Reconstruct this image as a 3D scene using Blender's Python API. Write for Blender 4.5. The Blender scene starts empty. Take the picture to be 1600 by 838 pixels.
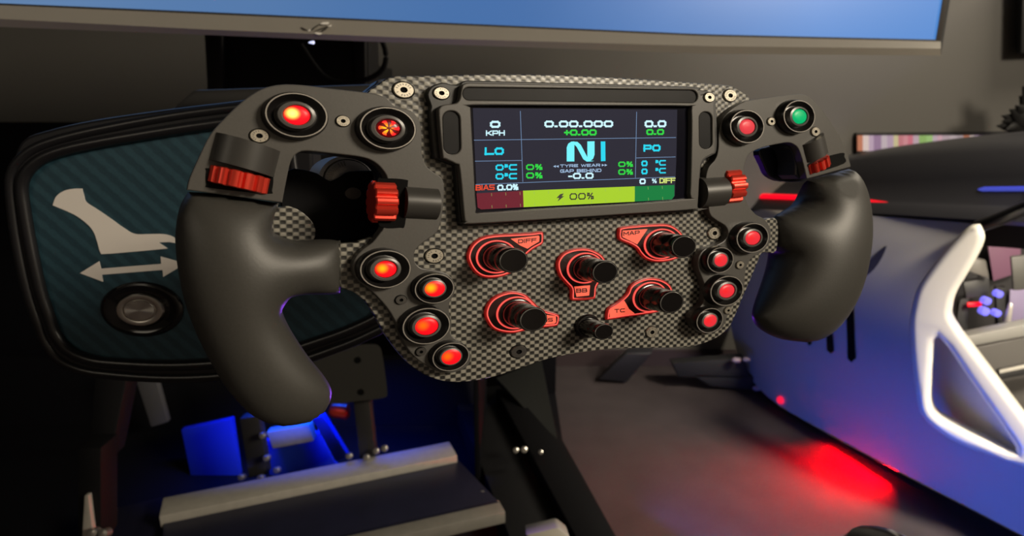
import bpy, bmesh, math, random
import numpy as np
from mathutils import Vector, Matrix
from mathutils.geometry import delaunay_2d_cdt

random.seed(4)
scene = bpy.context.scene
COL = scene.collection

# ------------------------------------------------------------------ camera, world, lights, exposure
FPX = 1000.0                      # focal length in pixels of the 1600x838 frame
PITCH = math.radians(15.0)
CAM = Vector((0.0, 0.0, 1.08))
FWD = Vector((0, math.cos(PITCH), -math.sin(PITCH)))
RGT = Vector((1, 0, 0))
UPV = Vector((0, math.sin(PITCH), math.cos(PITCH)))
cd = bpy.data.cameras.new('camera')
cam = bpy.data.objects.new('camera', cd)
COL.objects.link(cam)
cam.location = CAM
cam.rotation_euler = (math.pi / 2 - PITCH, 0, 0)
cd.sensor_fit = 'HORIZONTAL'
cd.sensor_width = 36.0
cd.lens = 36.0 * FPX / 1600.0
cd.clip_start = 0.02
cd.dof.use_dof = True
cd.dof.focus_distance = 0.36
cd.dof.aperture_fstop = 11.0
scene.camera = cam

world = bpy.data.worlds.new('world')
scene.world = world
world.use_nodes = True
world.node_tree.nodes['Background'].inputs[0].default_value = (0.5, 0.5, 0.6, 1)
world.node_tree.nodes['Background'].inputs[1].default_value = 0.006

scene.view_settings.view_transform = 'Standard'
scene.view_settings.look = 'None'
scene.view_settings.gamma = 1.0
scene.view_settings.use_curve_mapping = False
scene.view_settings.exposure = 0.0


def area_light(name, loc, target, sx, sy, power, color):
    l = bpy.data.lights.new(name, 'AREA')
    l.shape = 'RECTANGLE'
    l.size, l.size_y, l.energy, l.color = sx, sy, power, color
    o = bpy.data.objects.new(name, l)
    COL.objects.link(o)
    o.location = loc
    o.rotation_euler = (Vector(target) - Vector(loc)).to_track_quat('-Z', 'Y').to_euler()
    return o


area_light('key_lamp_light', (2.5, -0.75, 2.30), (0.05, 0.34, 1.0), 0.9, 0.7, 115.0, (1.0, 0.87, 0.68))
ml = area_light('rim_fill_light', (1.95, 0.45, 2.38), (1.35, 1.55, 0.35), 0.5, 0.5, 18.0, (1.0, 0.88, 0.70))  # added fill to brighten the white cockpit rim, not a known lamp
ml.data.spread = math.radians(52)
area_light('far_ceiling_light', (2.35, 2.0, 2.38), (2.2, 2.3, 1.0), 0.8, 0.4, 27.0, (1.0, 0.88, 0.70))
area_light('rear_lamp_light', (-1.3, -1.2, 1.9), (-0.2, 0.6, 1.0), 0.6, 0.6, 2.4, (1.0, 0.87, 0.68))
bl = area_light('blue_led_light', (0.56, 1.10, 0.06), (1.12, 1.50, 0.16), 0.9, 0.04, 1.8, (0.01, 0.12, 1.0))
bl.data.spread = math.radians(110)
pl_ = area_light('pedal_led_light', (-0.52, 1.545, 0.50), (-0.54, 1.625, 0.1), 0.5, 0.04, 3.0, (0.0, 0.06, 1.0))
pl_.data.spread = math.radians(90)
area_light('purple_led_light', (-0.05, 0.95, 0.62), (-0.06, 0.35, 0.95), 0.1, 0.1, 0.8, (0.3, 0.06, 1.0))


# ------------------------------------------------------------------ pixel -> place helpers
def ray(px, py):
    return FWD + RGT * ((px - 800.0) / FPX) + UPV * ((419.0 - py) / FPX)


def on_depth(px, py, d):          # point at distance d along the view axis
    return CAM + ray(px, py) * d


def on_floor(px, py, z=0.0):
    r = ray(px, py)
    return CAM + r * ((z - CAM.z) / r.z)


def on_y(px, py, Y):
    r = ray(px, py)
    return CAM + r * ((Y - CAM.y) / r.y)


class Frame:
    """A flat working frame: origin, in-plane axes u, v and normal n."""

    def __init__(self, o, u, n):
        self.o, self.n = Vector(o), Vector(n).normalized()
        u = Vector(u)
        self.u = (u - self.n * u.dot(self.n)).normalized()
        self.v = self.n.cross(self.u)

    def __call__(self, px, py, w=0.0):
        r = ray(px, py)
        t = ((self.o + self.n * w - CAM).dot(self.n)) / r.dot(self.n)
        p = CAM + r * t - self.o
        return (p.dot(self.u), p.dot(self.v))

    def matrix(self):
        m = Matrix.Identity(4)
        for i in range(3):
            m[i][0], m[i][1], m[i][2], m[i][3] = self.u[i], self.v[i], self.n[i], self.o[i]
        return m


# ------------------------------------------------------------------ materials
def srgb(r, g, b):
    def c(x):
        x /= 255.0
        return x / 12.92 if x <= 0.04045 else ((x + 0.055) / 1.055) ** 2.4
    return (c(r), c(g), c(b), 1.0)


MATS = {}


def mat(name, color=(0.1, 0.1, 0.1, 1), rough=0.5, metal=0.0, emit=None, strength=0.0, coat=0.0,
        noise=0.0, nscale=400.0, bump=0.0, spec=0.5):
    if name in MATS:
        return MATS[name]
    m = bpy.data.materials.new(name)
    m.use_nodes = True
    nt = m.node_tree
    b = nt.nodes['Principled BSDF']
    if len(color) == 3:
        color = (*color, 1)
    b.inputs['Base Color'].default_value = color
    b.inputs['Roughness'].default_value = rough
    b.inputs['Metallic'].default_value = metal
    b.inputs['Coat Weight'].default_value = coat
    b.inputs['Coat Roughness'].default_value = 0.08
    b.inputs['Specular IOR Level'].default_value = spec
    if emit:
        b.inputs['Emission Color'].default_value = emit if len(emit) == 4 else (*emit, 1)
        b.inputs['Emission Strength'].default_value = strength
    if noise or bump:
        tc = nt.nodes.new('ShaderNodeTexCoord')
        nz = nt.nodes.new('ShaderNodeTexNoise')
        nz.inputs['Scale'].default_value = nscale
        nz.inputs['Detail'].default_value = 6
        nt.links.new(tc.outputs['Object'], nz.inputs['Vector'])
        if noise:
            mx = nt.nodes.new('ShaderNodeMix')
            mx.data_type = 'RGBA'
            mx.inputs['A'].default_value = tuple(c * (1 - noise) for c in color[:3]) + (1,)
            mx.inputs['B'].default_value = tuple(min(1, c * (1 + noise)) for c in color[:3]) + (1,)
            nt.links.new(nz.outputs['Fac'], mx.inputs['Factor'])
            nt.links.new(mx.outputs['Result'], b.inputs['Base Color'])
        if bump:
            bp = nt.nodes.new('ShaderNodeBump')
            bp.inputs['Strength'].default_value = bump
            bp.inputs['Distance'].default_value = 0.001
            nt.links.new(nz.outputs['Fac'], bp.inputs['Height'])
            nt.links.new(bp.outputs['Normal'], b.inputs['Normal'])
    MATS[name] = m
    return m


def weave(name, cu, cv, dark, light, rough=0.35, twill=False, coat=0.3, bump=0.35):
    """Woven carbon fibre: sin*sin checks (plain weave) or slanted ribs (twill)."""
    m = bpy.data.materials.new(name)
    m.use_nodes = True
    nt = m.node_tree
    L = nt.links.new
    b = nt.nodes['Principled BSDF']
    tc = nt.nodes.new('ShaderNodeTexCoord')
    sp = nt.nodes.new('ShaderNodeSeparateXYZ')
    L(tc.outputs['Object'], sp.inputs[0])

    def math_(op, a, bval=None):
        n = nt.nodes.new('ShaderNodeMath')
        n.operation = op
        for i, x in enumerate((a, bval)):
            if x is None:
                continue
            if isinstance(x, (int, float)):
                n.inputs[i].default_value = x
            else:
                L(x, n.inputs[i])
        return n.outputs[0]
    su = math_('SINE', math_('MULTIPLY', sp.outputs[0], math.pi / cu))
    sv = math_('SINE', math_('MULTIPLY', sp.outputs[1], math.pi / cv))
    if twill:
        diag = math_('SINE', math_('ADD', math_('MULTIPLY', sp.outputs[0], math.pi / cu),
                                   math_('MULTIPLY', sp.outputs[1], math.pi / cv)))
        fine = math_('MULTIPLY', su, sv)
        f = math_('ADD', math_('MULTIPLY', diag, 0.7), math_('MULTIPLY', fine, 0.3))
    else:
        f = math_('MULTIPLY', su, sv)
    rp = nt.nodes.new('ShaderNodeValToRGB')
    e = rp.color_ramp.elements
    e[0].position, e[0].color = 0.36, dark
    e[1].position, e[1].color = 0.70, light
    g = math_('ADD', math_('MULTIPLY', f, 0.5), 0.5)
    L(g, rp.inputs[0])
    nz = nt.nodes.new('ShaderNodeTexNoise')
    nz.inputs['Scale'].default_value = 500
    L(tc.outputs['Object'], nz.inputs['Vector'])
    mx = nt.nodes.new('ShaderNodeMix')
    mx.data_type = 'RGBA'
    mx.blend_type = 'MULTIPLY'
    mx.inputs['Factor'].default_value = 0.6
    L(rp.outputs[0], mx.inputs['A'])
    L(nz.outputs['Color'], mx.inputs['B'])
    cr = nt.nodes.new('ShaderNodeRGBToBW')
    L(nz.outputs['Color'], cr.inputs[0])
    gr = nt.nodes.new('ShaderNodeCombineColor')
    for i in range(3):
        L(math_('ADD', cr.outputs[0], 0.35), gr.inputs[i])
    L(gr.outputs[0], mx.inputs['B'])
    L(mx.outputs['Result'], b.inputs['Base Color'])
    bp = nt.nodes.new('ShaderNodeBump')
    bp.inputs['Strength'].default_value = bump
    bp.inputs['Distance'].default_value = 0.0004
    L(g, bp.inputs['Height'])
    L(bp.outputs['Normal'], b.inputs['Normal'])
    b.inputs['Roughness'].default_value = rough
    b.inputs['Coat Weight'].default_value = coat
    b.inputs['Coat Roughness'].default_value = 0.25
    MATS[name] = m
    return m


def led_cap(name, edge, core, edge_s, core_s, off, rad):
    """Lit button cap: the lamp behind the lens is brighter near its die."""
    m = bpy.data.materials.new(name)
    m.use_nodes = True
    nt = m.node_tree
    L = nt.links.new
    b = nt.nodes['Principled BSDF']
    b.inputs['Base Color'].default_value = tuple(c * 0.2 for c in edge[:3]) + (1,)
    b.inputs['Specular IOR Level'].default_value = 0.25
    b.inputs['Roughness'].default_value = 0.35
    tc = nt.nodes.new('ShaderNodeTexCoord')
    mp = nt.nodes.new('ShaderNodeVectorMath')
    mp.operation = 'SUBTRACT'
    mp.inputs[1].default_value = (off[0], off[1], 0)
    L(tc.outputs['Object'], mp.inputs[0])
    m2 = nt.nodes.new('ShaderNodeVectorMath')
    m2.operation = 'MULTIPLY'
    m2.inputs[1].default_value = (1, 1.25, 0)
    L(mp.outputs[0], m2.inputs[0])
    ln = nt.nodes.new('ShaderNodeVectorMath')
    ln.operation = 'LENGTH'
    L(m2.outputs[0], ln.inputs[0])
    mr = nt.nodes.new('ShaderNodeMapRange')
    mr.interpolation_type = 'SMOOTHSTEP'
    mr.inputs['From Min'].default_value = 0.0
    mr.inputs['From Max'].default_value = rad
    mr.inputs['To Min'].default_value = 1.0
    mr.inputs['To Max'].default_value = 0.0
    L(ln.outputs['Value'], mr.inputs['Value'])
    mx = nt.nodes.new('ShaderNodeMix')
    mx.data_type = 'RGBA'
    mx.inputs['A'].default_value = tuple(c * edge_s for c in edge[:3]) + (1,)
    mx.inputs['B'].default_value = tuple(c * core_s for c in core[:3]) + (1,)
    L(mr.outputs[0], mx.inputs['Factor'])
    L(mx.outputs['Result'], b.inputs['Emission Color'])
    b.inputs['Emission Strength'].default_value = 1.0
    MATS[name] = m
    return m


BLACK = mat('black_plastic', (0.008, 0.008, 0.009), 0.45)
GLOSS = mat('gloss_black', (0.006, 0.006, 0.007), 0.12)
SATIN = mat('satin_black_metal', (0.072, 0.068, 0.062), 0.42, 0.0, noise=0.12, nscale=900, bump=0.03)
RUBBER = mat('grip_rubber', (0.048, 0.046, 0.041), 0.46, noise=0.15, nscale=700, bump=0.05)
CARBON = weave('carbon_weave', 0.0031, 0.00205, (0.012, 0.0118, 0.011, 1), (0.31, 0.295, 0.25, 1))
CARBON_BLUE = weave('blue_carbon_film', 0.0085, 0.0085, (0.013, 0.045, 0.066, 1), (0.022, 0.068, 0.095, 1), 0.5, True, 0.1, 0.1)
STEEL = mat('screw_steel', (0.50, 0.46, 0.38), 0.36, 0.8, noise=0.25, nscale=900)
STEEL2 = mat('brushed_steel', (0.6, 0.57, 0.52), 0.28, 1.0)
DARKSTEEL = mat('dark_steel', (0.12, 0.115, 0.11), 0.35, 0.9)
ALU = mat('aluminium', (0.40, 0.38, 0.335), 0.55, 0.1, noise=0.15, nscale=60)
RED_ANO = mat('red_anodised', (0.78, 0.06, 0.035), 0.3, 0.6)
LIP = mat('ring_lip', (0.34, 0.32, 0.29), 0.35, 0.35)
HOLE = mat('hole_black', (0.003, 0.003, 0.003), 0.7, spec=0.08)
RUBBLACK = mat('matte_black', (0.012, 0.012, 0.013), 0.7)


# ------------------------------------------------------------------ object helpers
def shade(me, ang=35):
    bm = bmesh.new()
    bm.from_mesh(me)
    for f in bm.faces:
        f.smooth = True
    lim = math.radians(ang)
    for e in bm.edges:
        if len(e.link_faces) == 2:
            e.smooth = e.calc_face_angle(0) < lim
    bm.to_mesh(me)
    bm.free()


def tag(o, label, cat, group=None, kind=None):
    if label:
        o['label'] = label
    if cat:
        o['category'] = cat
    if group:
        o['group'] = group
    if kind:
        o['kind'] = kind
    return o


def obj(name, verts, faces, material, parent=None, smooth=35, idx=None, recalc=True):
    me = bpy.data.meshes.new(name)
    me.from_pydata([tuple(v) for v in verts], [], faces)
    for m in (material if isinstance(material, (list, tuple)) else [material]):
        me.materials.append(m)
    if idx:
        for p, i in zip(me.polygons, idx):
            p.material_index = i
    if recalc:
        bm = bmesh.new()
        bm.from_mesh(me)
        bmesh.ops.recalc_face_normals(bm, faces=bm.faces)
        bm.to_mesh(me)
        bm.free()
    if smooth:
        shade(me, smooth)
    o = bpy.data.objects.new(name, me)
    COL.objects.link(o)
    o.parent = parent
    return o


def empty(name, loc=(0, 0, 0), matrix=None):
    o = bpy.data.objects.new(name, None)
    o.empty_display_size = 0.05
    COL.objects.link(o)
    if matrix is not None:
        o.matrix_world = matrix
    else:
        o.location = loc
    return o


def catmull(pts, n=5, closed=True, sharp=()):
    out = []
    N = len(pts)
    rng = N if closed else N - 1
    for i in range(rng):
        if closed:
            p0, p1, p2, p3 = (pts[(i + k - 1) % N] for k in range(4))
        else:
            p1, p2 = pts[i], pts[i + 1]
            p0 = pts[i - 1] if i else p1
            p3 = pts[i + 2] if i + 2 < N else p2
        if i in sharp:
            p0 = p1
        if (i + 1) % N in sharp:
            p3 = p2
        for k in range(n):
            t = k / n
            out.append(tuple(0.5 * (2 * b + (c - a) * t + (2 * a - 5 * b + 4 * c - d) * t * t +
                                    (3 * b - a - 3 * c + d) * t ** 3) for a, b, c, d in zip(p0, p1, p2, p3)))
    if not closed:
        out.append(tuple(pts[-1]))
    return out


def slab(name, loops, w0, w1, bevel, material, parent, smooth=20, res=1):
    """Flat shape with holes (first loop outside), extruded w0..w1, edges rounded."""
    cu = bpy.data.curves.new(name, 'CURVE')
    cu.dimensions = '2D'
    cu.fill_mode = 'BOTH'
    for lp in loops:
        s = cu.splines.new('POLY')
        s.points.add(len(lp) - 1)
        for p, q in zip(s.points, lp):
            p.co = (q[0], q[1], 0, 1)
        s.use_cyclic_u = True
    cu.extrude = max((w1 - w0) / 2 - bevel, 0)
    cu.bevel_depth = bevel
    cu.bevel_resolution = res
    cu.offset = -bevel
    t = bpy.data.objects.new('tmp', cu)
    COL.objects.link(t)
    dg = bpy.context.evaluated_depsgraph_get()
    me = bpy.data.meshes.new_from_object(t.evaluated_get(dg))
    bpy.data.objects.remove(t)
    bpy.data.curves.remove(cu)
    me.name = name
    me.transform(Matrix.Translation((0, 0, (w0 + w1) / 2)))
    me.materials.clear()
    me.materials.append(material)
    bm = bmesh.new()
    bm.from_mesh(me)
    bmesh.ops.remove_doubles(bm, verts=bm.verts, dist=1e-6)
    bmesh.ops.recalc_face_normals(bm, faces=bm.faces)
    bm.to_mesh(me)
    bm.free()
    shade(me, smooth)
    o = bpy.data.objects.new(name, me)
    COL.objects.link(o)
    o.parent = parent
    return o


def lathe(name, prof, c, sx, sy, material, parent, seg=40, idx=None, smooth=35, flute=None):
    """Turned shape: prof is (radius, height[, material]) about the normal, radii scaled sx, sy."""
    V, F, I = [], [], []
    n = len(prof)
    for j, p in enumerate(prof):
        r, w = p[0], p[1]
        for k in range(seg):
            a = 2 * math.pi * k / seg
            rr = r
            if flute and j in flute[1]:
                rr = r * (1 + flute[0] * (1 if (k // 2) % 2 else -1))
            V.append((c[0] + rr * sx * math.cos(a), c[1] + rr * sy * math.sin(a), w))
    for j in range(n - 1):
        for k in range(seg):
            k2 = (k + 1) % seg
            F.append((j * seg + k, j * seg + k2, (j + 1) * seg + k2, (j + 1) * seg + k))
            I.append(prof[j + 1][2] if len(prof[j + 1]) > 2 else 0)
    if prof[-1][0] > 1e-6:
        F.append(tuple((n - 1) * seg + k for k in range(seg)))
        I.append(prof[-1][2] if len(prof[-1]) > 2 else 0)
    return obj(name, V, F, material, parent, smooth, I)


def tube(name, pts, r, material, parent=None, seg=10, ry=None, up=(0, 0, 1), closed=False, caps=True):
    pts = [Vector(p) for p in pts]
    V, F = [], []
    N = len(pts)
    rad = r if isinstance(r, (list, tuple)) else [r] * N
    for i, p in enumerate(pts):
        if closed:
            t = pts[(i + 1) % N] - pts[i - 1]
        else:
            t = pts[min(i + 1, N - 1)] - pts[max(i - 1, 0)]
        t.normalize()
        s = t.cross(Vector(up))
        if s.length < 1e-4:
            s = t.cross(Vector((1, 0, 0)))
        s.normalize()
        q = s.cross(t)
        for k in range(seg):
            a = 2 * math.pi * k / seg
            V.append(p + s * (rad[i] * math.cos(a)) + q * ((ry or rad[i]) * math.sin(a)))
    for i in range(N if closed else N - 1):
        j = (i + 1) % N
        for k in range(seg):
            k2 = (k + 1) % seg
            F.append((i * seg + k, i * seg + k2, j * seg + k2, j * seg + k))
    if caps and not closed:
        F.append(tuple(range(seg)))
        F.append(tuple((N - 1) * seg + k for k in range(seg)))
    return obj(name, V, F, material, parent, 40)


def hexa(name, base, up, material, parent=None, bevel=0.0):
    """Block: four base corners (world or local) extruded by vector up, bevelled."""
    b = [Vector(p) for p in base]
    up = Vector(up)
    V = b + [p + up for p in b]
    F = [(0, 1, 2, 3), (4, 5, 6, 7), (0, 1, 5, 4), (1, 2, 6, 5), (2, 3, 7, 6), (3, 0, 4, 7)]
    o = obj(name, V, F, material, parent, 0)
    if bevel:
        bm = bmesh.new()
        bm.from_mesh(o.data)
        bmesh.ops.bevel(bm, geom=list(bm.edges), offset=bevel, segments=2, affect='EDGES', profile=0.5)
        bm.to_mesh(o.data)
        bm.free()
        shade(o.data, 40)
    return o


def box(name, lo, hi, material, parent=None, bevel=0.0):
    x0, y0, z0 = lo
    x1, y1, z1 = hi
    return hexa(name, [(x0, y0, z0), (x1, y0, z0), (x1, y1, z0), (x0, y1, z0)], (0, 0, z1 - z0), material, parent, bevel)


def pip(px, py, poly):
    inside = np.zeros(px.shape, bool)
    n = len(poly)
    for i in range(n):
        x0, y0 = poly[i]
        x1, y1 = poly[(i + 1) % n]
        if y0 == y1:
            continue
        c = ((y0 > py) != (y1 > py)) & (px < (x1 - x0) * (py - y0) / (y1 - y0) + x0)
        inside ^= c
    return inside


def inflate(name, outline, step, mid, kf, kb, material, parent, front=None, iters=2500):
    """A padded body with the given outline: circular cross-sections, front and back."""
    P = np.array(outline)
    lo, hi = P.min(0), P.max(0)
    g = step * 0.5
    nx, ny = int((hi[0] - lo[0]) / g) + 7, int((hi[1] - lo[1]) / g) + 7
    X = lo[0] - 3 * g + np.arange(nx) * g
    Y = lo[1] - 3 * g + np.arange(ny) * g
    GX, GY = np.meshgrid(X, Y, indexing='ij')
    M = pip(GX, GY, outline)
    phi = np.zeros((nx, ny))
    for _ in range(iters):
        q = np.zeros_like(phi)
        q[1:-1, 1:-1] = 0.25 * (phi[2:, 1:-1] + phi[:-2, 1:-1] + phi[1:-1, 2:] + phi[1:-1, :-2] + 2 * g * g)
        phi = np.where(M, q, 0)

    def samp(x, y):
        i = (x - X[0]) / g
        j = (y - Y[0]) / g
        a, b = int(i), int(j)
        u, v = i - a, j - b
        return (phi[a, b] * (1 - u) * (1 - v) + phi[a + 1, b] * u * (1 - v) + phi[a, b + 1] * (1 - u) * v + phi[a + 1, b + 1] * u * v)
    # interior points on a hex grid, away from the outline
    pts = [Vector(p) for p in outline]
    nb = len(pts)
    k = 0
    y = lo[1]
    cand = []
    while y < hi[1]:
        x = lo[0] + (0.5 * step if k % 2 else 0)
        while x < hi[0]:
            cand.append((x, y))
            x += step
        y += step * 0.866
        k += 1
    c = np.array(cand)
    ins = pip(c[:, 0], c[:, 1], outline)
    A = P
    B = np.roll(P, -1, 0)
    AB = B - A
    L2 = (AB ** 2).sum(1) + 1e-18
    for (x, y), ok in zip(cand, ins):
        if not ok:
            continue
        ap = np.array((x, y)) - A
        t = np.clip((ap * AB).sum(1) / L2, 0, 1)
        d = np.sqrt(((ap - AB * t[:, None]) ** 2).sum(1).min())
        if d > step * 0.45:
            pts.append(Vector((x, y)))
    r = delaunay_2d_cdt(pts, [(i, (i + 1) % nb) for i in range(nb)], [], 1, 1e-7)
    vs, es, fs = r[0], r[1], r[2]
    orig = r[3]
    bnd = [any(i < nb for i in o_) if o_ else False for o_ in orig]
    V, F, fi, bi = [], [], [], []
    for v, isb in zip(vs, bnd):
        h = 0.0 if isb else math.sqrt(max(samp(v.x, v.y), 0))
        zf = mid + kf * h
        if front and not isb:
            zf = front(v.x, v.y, zf)
        fi.append(len(V))
        V.append((v.x, v.y, zf))
        if isb:
            bi.append(fi[-1])
        else:
            bi.append(len(V))
            V.append((v.x, v.y, mid - kb * h))
    for f in fs:
        F.append(tuple(fi[i] for i in f))
        F.append(tuple(bi[i] for i in reversed(f)))
    return obj(name, V, F, material, parent, 60)


# ------------------------------------------------------------------ the room
WALL_Y = 2.47
WALLM = mat('wall_paint', (0.13, 0.125, 0.115), 0.42, noise=0.06, nscale=3)
FLOORM = mat('carpet', (0.046, 0.035, 0.038), 0.95, noise=0.35, nscale=9, bump=0.0)
# carpet needs fine fibre as well
_nt = FLOORM.node_tree
_nz = _nt.nodes.new('ShaderNodeTexNoise')
_nz.inputs['Scale'].default_value = 300
_bp = _nt.nodes.new('ShaderNodeBump')
_bp.inputs['Strength'].default_value = 0.5
_bp.inputs['Distance'].default_value = 0.004
_nt.links.new(_nt.nodes['Texture Coordinate'].outputs['Object'], _nz.inputs['Vector'])
_nt.links.new(_nz.outputs['Fac'], _bp.inputs['Height'])
_nt.links.new(_bp.outputs['Normal'], _nt.nodes['Principled BSDF'].inputs['Normal'])
tag(box('floor', (-2.6, -1.6, -0.1), (4.2, WALL_Y, 0), FLOORM), 'dark brown carpet floor of the games room', 'floor', kind='structure')
tag(box('wall_back', (-2.6, WALL_Y, -0.1), (4.2, WALL_Y + 0.1, 2.5), WALLM), 'dark grey painted wall behind the monitor', 'wall', kind='structure')
tag(box('wall_left', (-2.7, -1.6, -0.1), (-2.6, WALL_Y, 2.5), RUBBLACK), 'black side wall', 'wall', kind='structure')
PALE = mat('pale_wall', (0.34, 0.30, 0.25), 0.6, noise=0.05, nscale=3)
tag(box('wall_right', (4.2, -1.6, -0.1), (4.3, WALL_Y, 2.5), PALE), 'pale side wall', 'wall', kind='structure')
tag(box('wall_front', (-2.6, -1.7, -0.1), (4.2, -1.6, 2.5), PALE), 'pale wall behind the viewer', 'wall', kind='structure')
tag(box('ceiling', (-2.6, -1.6, 2.42), (4.2, WALL_Y, 2.52), RUBBLACK), 'dark ceiling', 'ceiling', kind='structure')
tag(box('baseboard_back', (-2.6, WALL_Y - 0.012, 0), (4.2, WALL_Y, 0.07), mat('baseboard_paint', (0.05, 0.035, 0.04), 0.5)),
    'low dark baseboard along the back wall', 'baseboard', kind='structure')

# ------------------------------------------------------------------ big curved monitor
def mon_depth(x):
    return 0.86 + 0.36 * max(x, -900) / 1470.0


def interp(tab, x):
    if x <= tab[0][0]:
        (x0, y0), (x1, y1) = tab[0], tab[1]
    elif x >= tab[-1][0]:
        (x0, y0), (x1, y1) = tab[-2], tab[-1]
    else:
        for (x0, y0), (x1, y1) in zip(tab, tab[1:]):
            if x0 <= x <= x1:
                break
    return y0 + (y1 - y0) * (x - x0) / (x1 - x0)


SCR_B = [(0, 5), (320, 18.5), (640, 33), (1100, 53.5), (1462, 62)]       # bottom of picture area
CHIN_T = [(0, 8), (320, 22), (640, 36), (1100, 56.5), (1470, 65)]
CHIN_M = [(0, 29.5), (320, 46), (640, 59), (1100, 72), (1470, 76)]
CHIN_B = [(0, 42), (320, 54.5), (640, 67.5), (1100, 84), (1470, 87)]
mon = empty('curved_monitor', on_depth(735, 75, 1.05))
mon_inv = Matrix.Translation(-on_depth(735, 75, 1.05))
tag(mon, 'large curved monitor with blue picture and grey lower bezel above the steering wheel', 'monitor')
mx = [-420 + i * 1890 / 42 for i in range(43)]


def mp(x, y, dd=0.0):
    return mon_inv @ on_depth(x, y, mon_depth(x) + dd)


def strip(name, rows, material, parent, smooth=40):
    """Rows of points joined into a skin."""
    n = len(rows[0])
    V = [p for r in rows for p in r]
    F = [(j * n + i, j * n + i + 1, (j + 1) * n + i + 1, (j + 1) * n + i) for j in range(len(rows) - 1) for i in range(n - 1)]
    return obj(name, V, F, material, parent, smooth)


CHINM = mat('monitor_grey', (0.24, 0.222, 0.19), 0.5, 0.0, noise=0.04, nscale=30)
UPW = Vector((0, 0, 1))


def loop_skin(name, rows, material, parent, smooth=40):
    n = len(rows[0])
    V = [p for r in rows for p in r]
    R = len(rows)
    F = [(j * n + i, j * n + i + 1, ((j + 1) % R) * n + i + 1, ((j + 1) % R) * n + i) for j in range(R) for i in range(n - 1)]
    F.append(tuple(j * n for j in range(R)))
    F.append(tuple(j * n + n - 1 for j in range(R)))
    return obj(name, V, F, material, parent, smooth)


loop_skin('lower_bezel', [[mp(x, interp(CHIN_T, x)) for x in mx], [mp(x, interp(CHIN_M, x), -0.004) for x in mx],
                          [mp(x, interp(CHIN_B, x), 0.006) for x in mx], [mp(x, interp(CHIN_B, x), 0.03) for x in mx],
                          [mp(x, interp(CHIN_T, x), 0.03) for x in mx]], CHINM, mon, 20)
SCRM = bpy.data.materials.new('monitor_picture')
SCRM.use_nodes = True
_n = SCRM.node_tree
_b = _n.nodes['Principled BSDF']
_b.inputs['Base Color'].default_value = (0.01, 0.01, 0.012, 1)
_b.inputs['Roughness'].default_value = 0.3
_tc = _n.nodes.new('ShaderNodeTexCoord')
_sp = _n.nodes.new('ShaderNodeSeparateXYZ')
_n.links.new(_tc.outputs['Object'], _sp.inputs[0])
_mr = _n.nodes.new('ShaderNodeMapRange')
_mr.inputs['From Min'].default_value = -1.1
_mr.inputs['From Max'].default_value = 0.75
_n.links.new(_sp.outputs[0], _mr.inputs['Value'])
_nz = _n.nodes.new('ShaderNodeTexNoise')
_nz.inputs['Scale'].default_value = 2.5
_n.links.new(_tc.outputs['Object'], _nz.inputs['Vector'])
_ad = _n.nodes.new('ShaderNodeMath')
_ad.operation = 'MULTIPLY_ADD'
_ad.inputs[1].default_value = 0.25
_ad.inputs[2].default_value = -0.12
_n.links.new(_nz.outputs['Fac'], _ad.inputs[0])
_a2 = _n.nodes.new('ShaderNodeMath')
_n.links.new(_ad.outputs[0], _a2.inputs[0])
_n.links.new(_mr.outputs[0], _a2.inputs[1])
_rp = _n.nodes.new('ShaderNodeValToRGB')
_e = _rp.color_ramp.elements
_e[0].position, _e[0].color = 0.10, srgb(112, 146, 186)
_e[1].position, _e[1].color = 0.98, srgb(86, 146, 222)
_m = _e.new(0.62)
_m.color = srgb(58, 112, 178)
_n.links.new(_a2.outputs[0], _rp.inputs[0])
_n.links.new(_rp.outputs[0], _b.inputs['Emission Color'])
_b.inputs['Emission Strength'].default_value = 0.85
scrx = [x for x in mx if x < 1440] + [1462]
strip('screen', [[mp(x, interp(SCR_B, x), 0.004) for x in scrx],
                 [mp(x, interp(SCR_B, x), 0.004) + UPW * 0.35 for x in scrx]], SCRM, mon)
loop_skin('inner_frame', [[mp(x, interp(CHIN_T, x) + 0.5, 0.001) for x in mx], [mp(x, interp(SCR_B, x), 0.001) for x in mx],
                          [mp(x, interp(SCR_B, x), 0.02) for x in mx], [mp(x, interp(CHIN_T, x) + 0.5, 0.02) for x in mx]], RUBBLACK, mon, 20)
c0, c1 = mp(1462, 62, 0.0), mp(1470, 64, 0.0)
c0b, c1b = mp(1460, 62, 0.03), mp(1469, 64, 0.03)
hexa('side_frame', [c0, c1, c1b, c0b], UPW * 0.35 + Vector((0.004, 0, 0)), mat('frame_dark', (0.035, 0.03, 0.028), 0.5), mon, 0.0008)
# back cover
loop_skin('back_cover', [[mp(x, interp(CHIN_B, x), 0.03) for x in mx], [mp(x, interp(CHIN_B, x), 0.07) + UPW * 0.05 for x in mx],
                         [mp(x, interp(CHIN_B, x), 0.07) + UPW * 0.36 for x in mx], [mp(x, interp(CHIN_B, x), 0.03) + UPW * 0.38 for x in mx]], RUBBLACK, mon, 20)
# emblem on the bezel: slanted eye of polished strokes
LOGO = mat('emblem_chrome', (0.95, 0.92, 0.86), 0.25, 0.2)
LOGO_DK = mat('emblem_shadow', (0.12, 0.11, 0.10), 0.35, 0.8)


def zl(p):   # emblem tracing scale
    return (460 + p[0] / 13.963, 20 + p[1] / 13.963)


def bez_pad(name, pts, material, lift=-0.0052, thick=0.0018):
    q = [zl(p) for p in pts]
    f = [mp(x, y, lift) for x, y in q]
    k = [mp(x, y, lift + thick + 0.003) for x, y in q]
    n = len(f)
    F = [tuple(range(n)), tuple(range(n, 2 * n))] + [(i, (i + 1) % n, n + (i + 1) % n, n + i) for i in range(n)]
    return f, k, F, n


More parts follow.
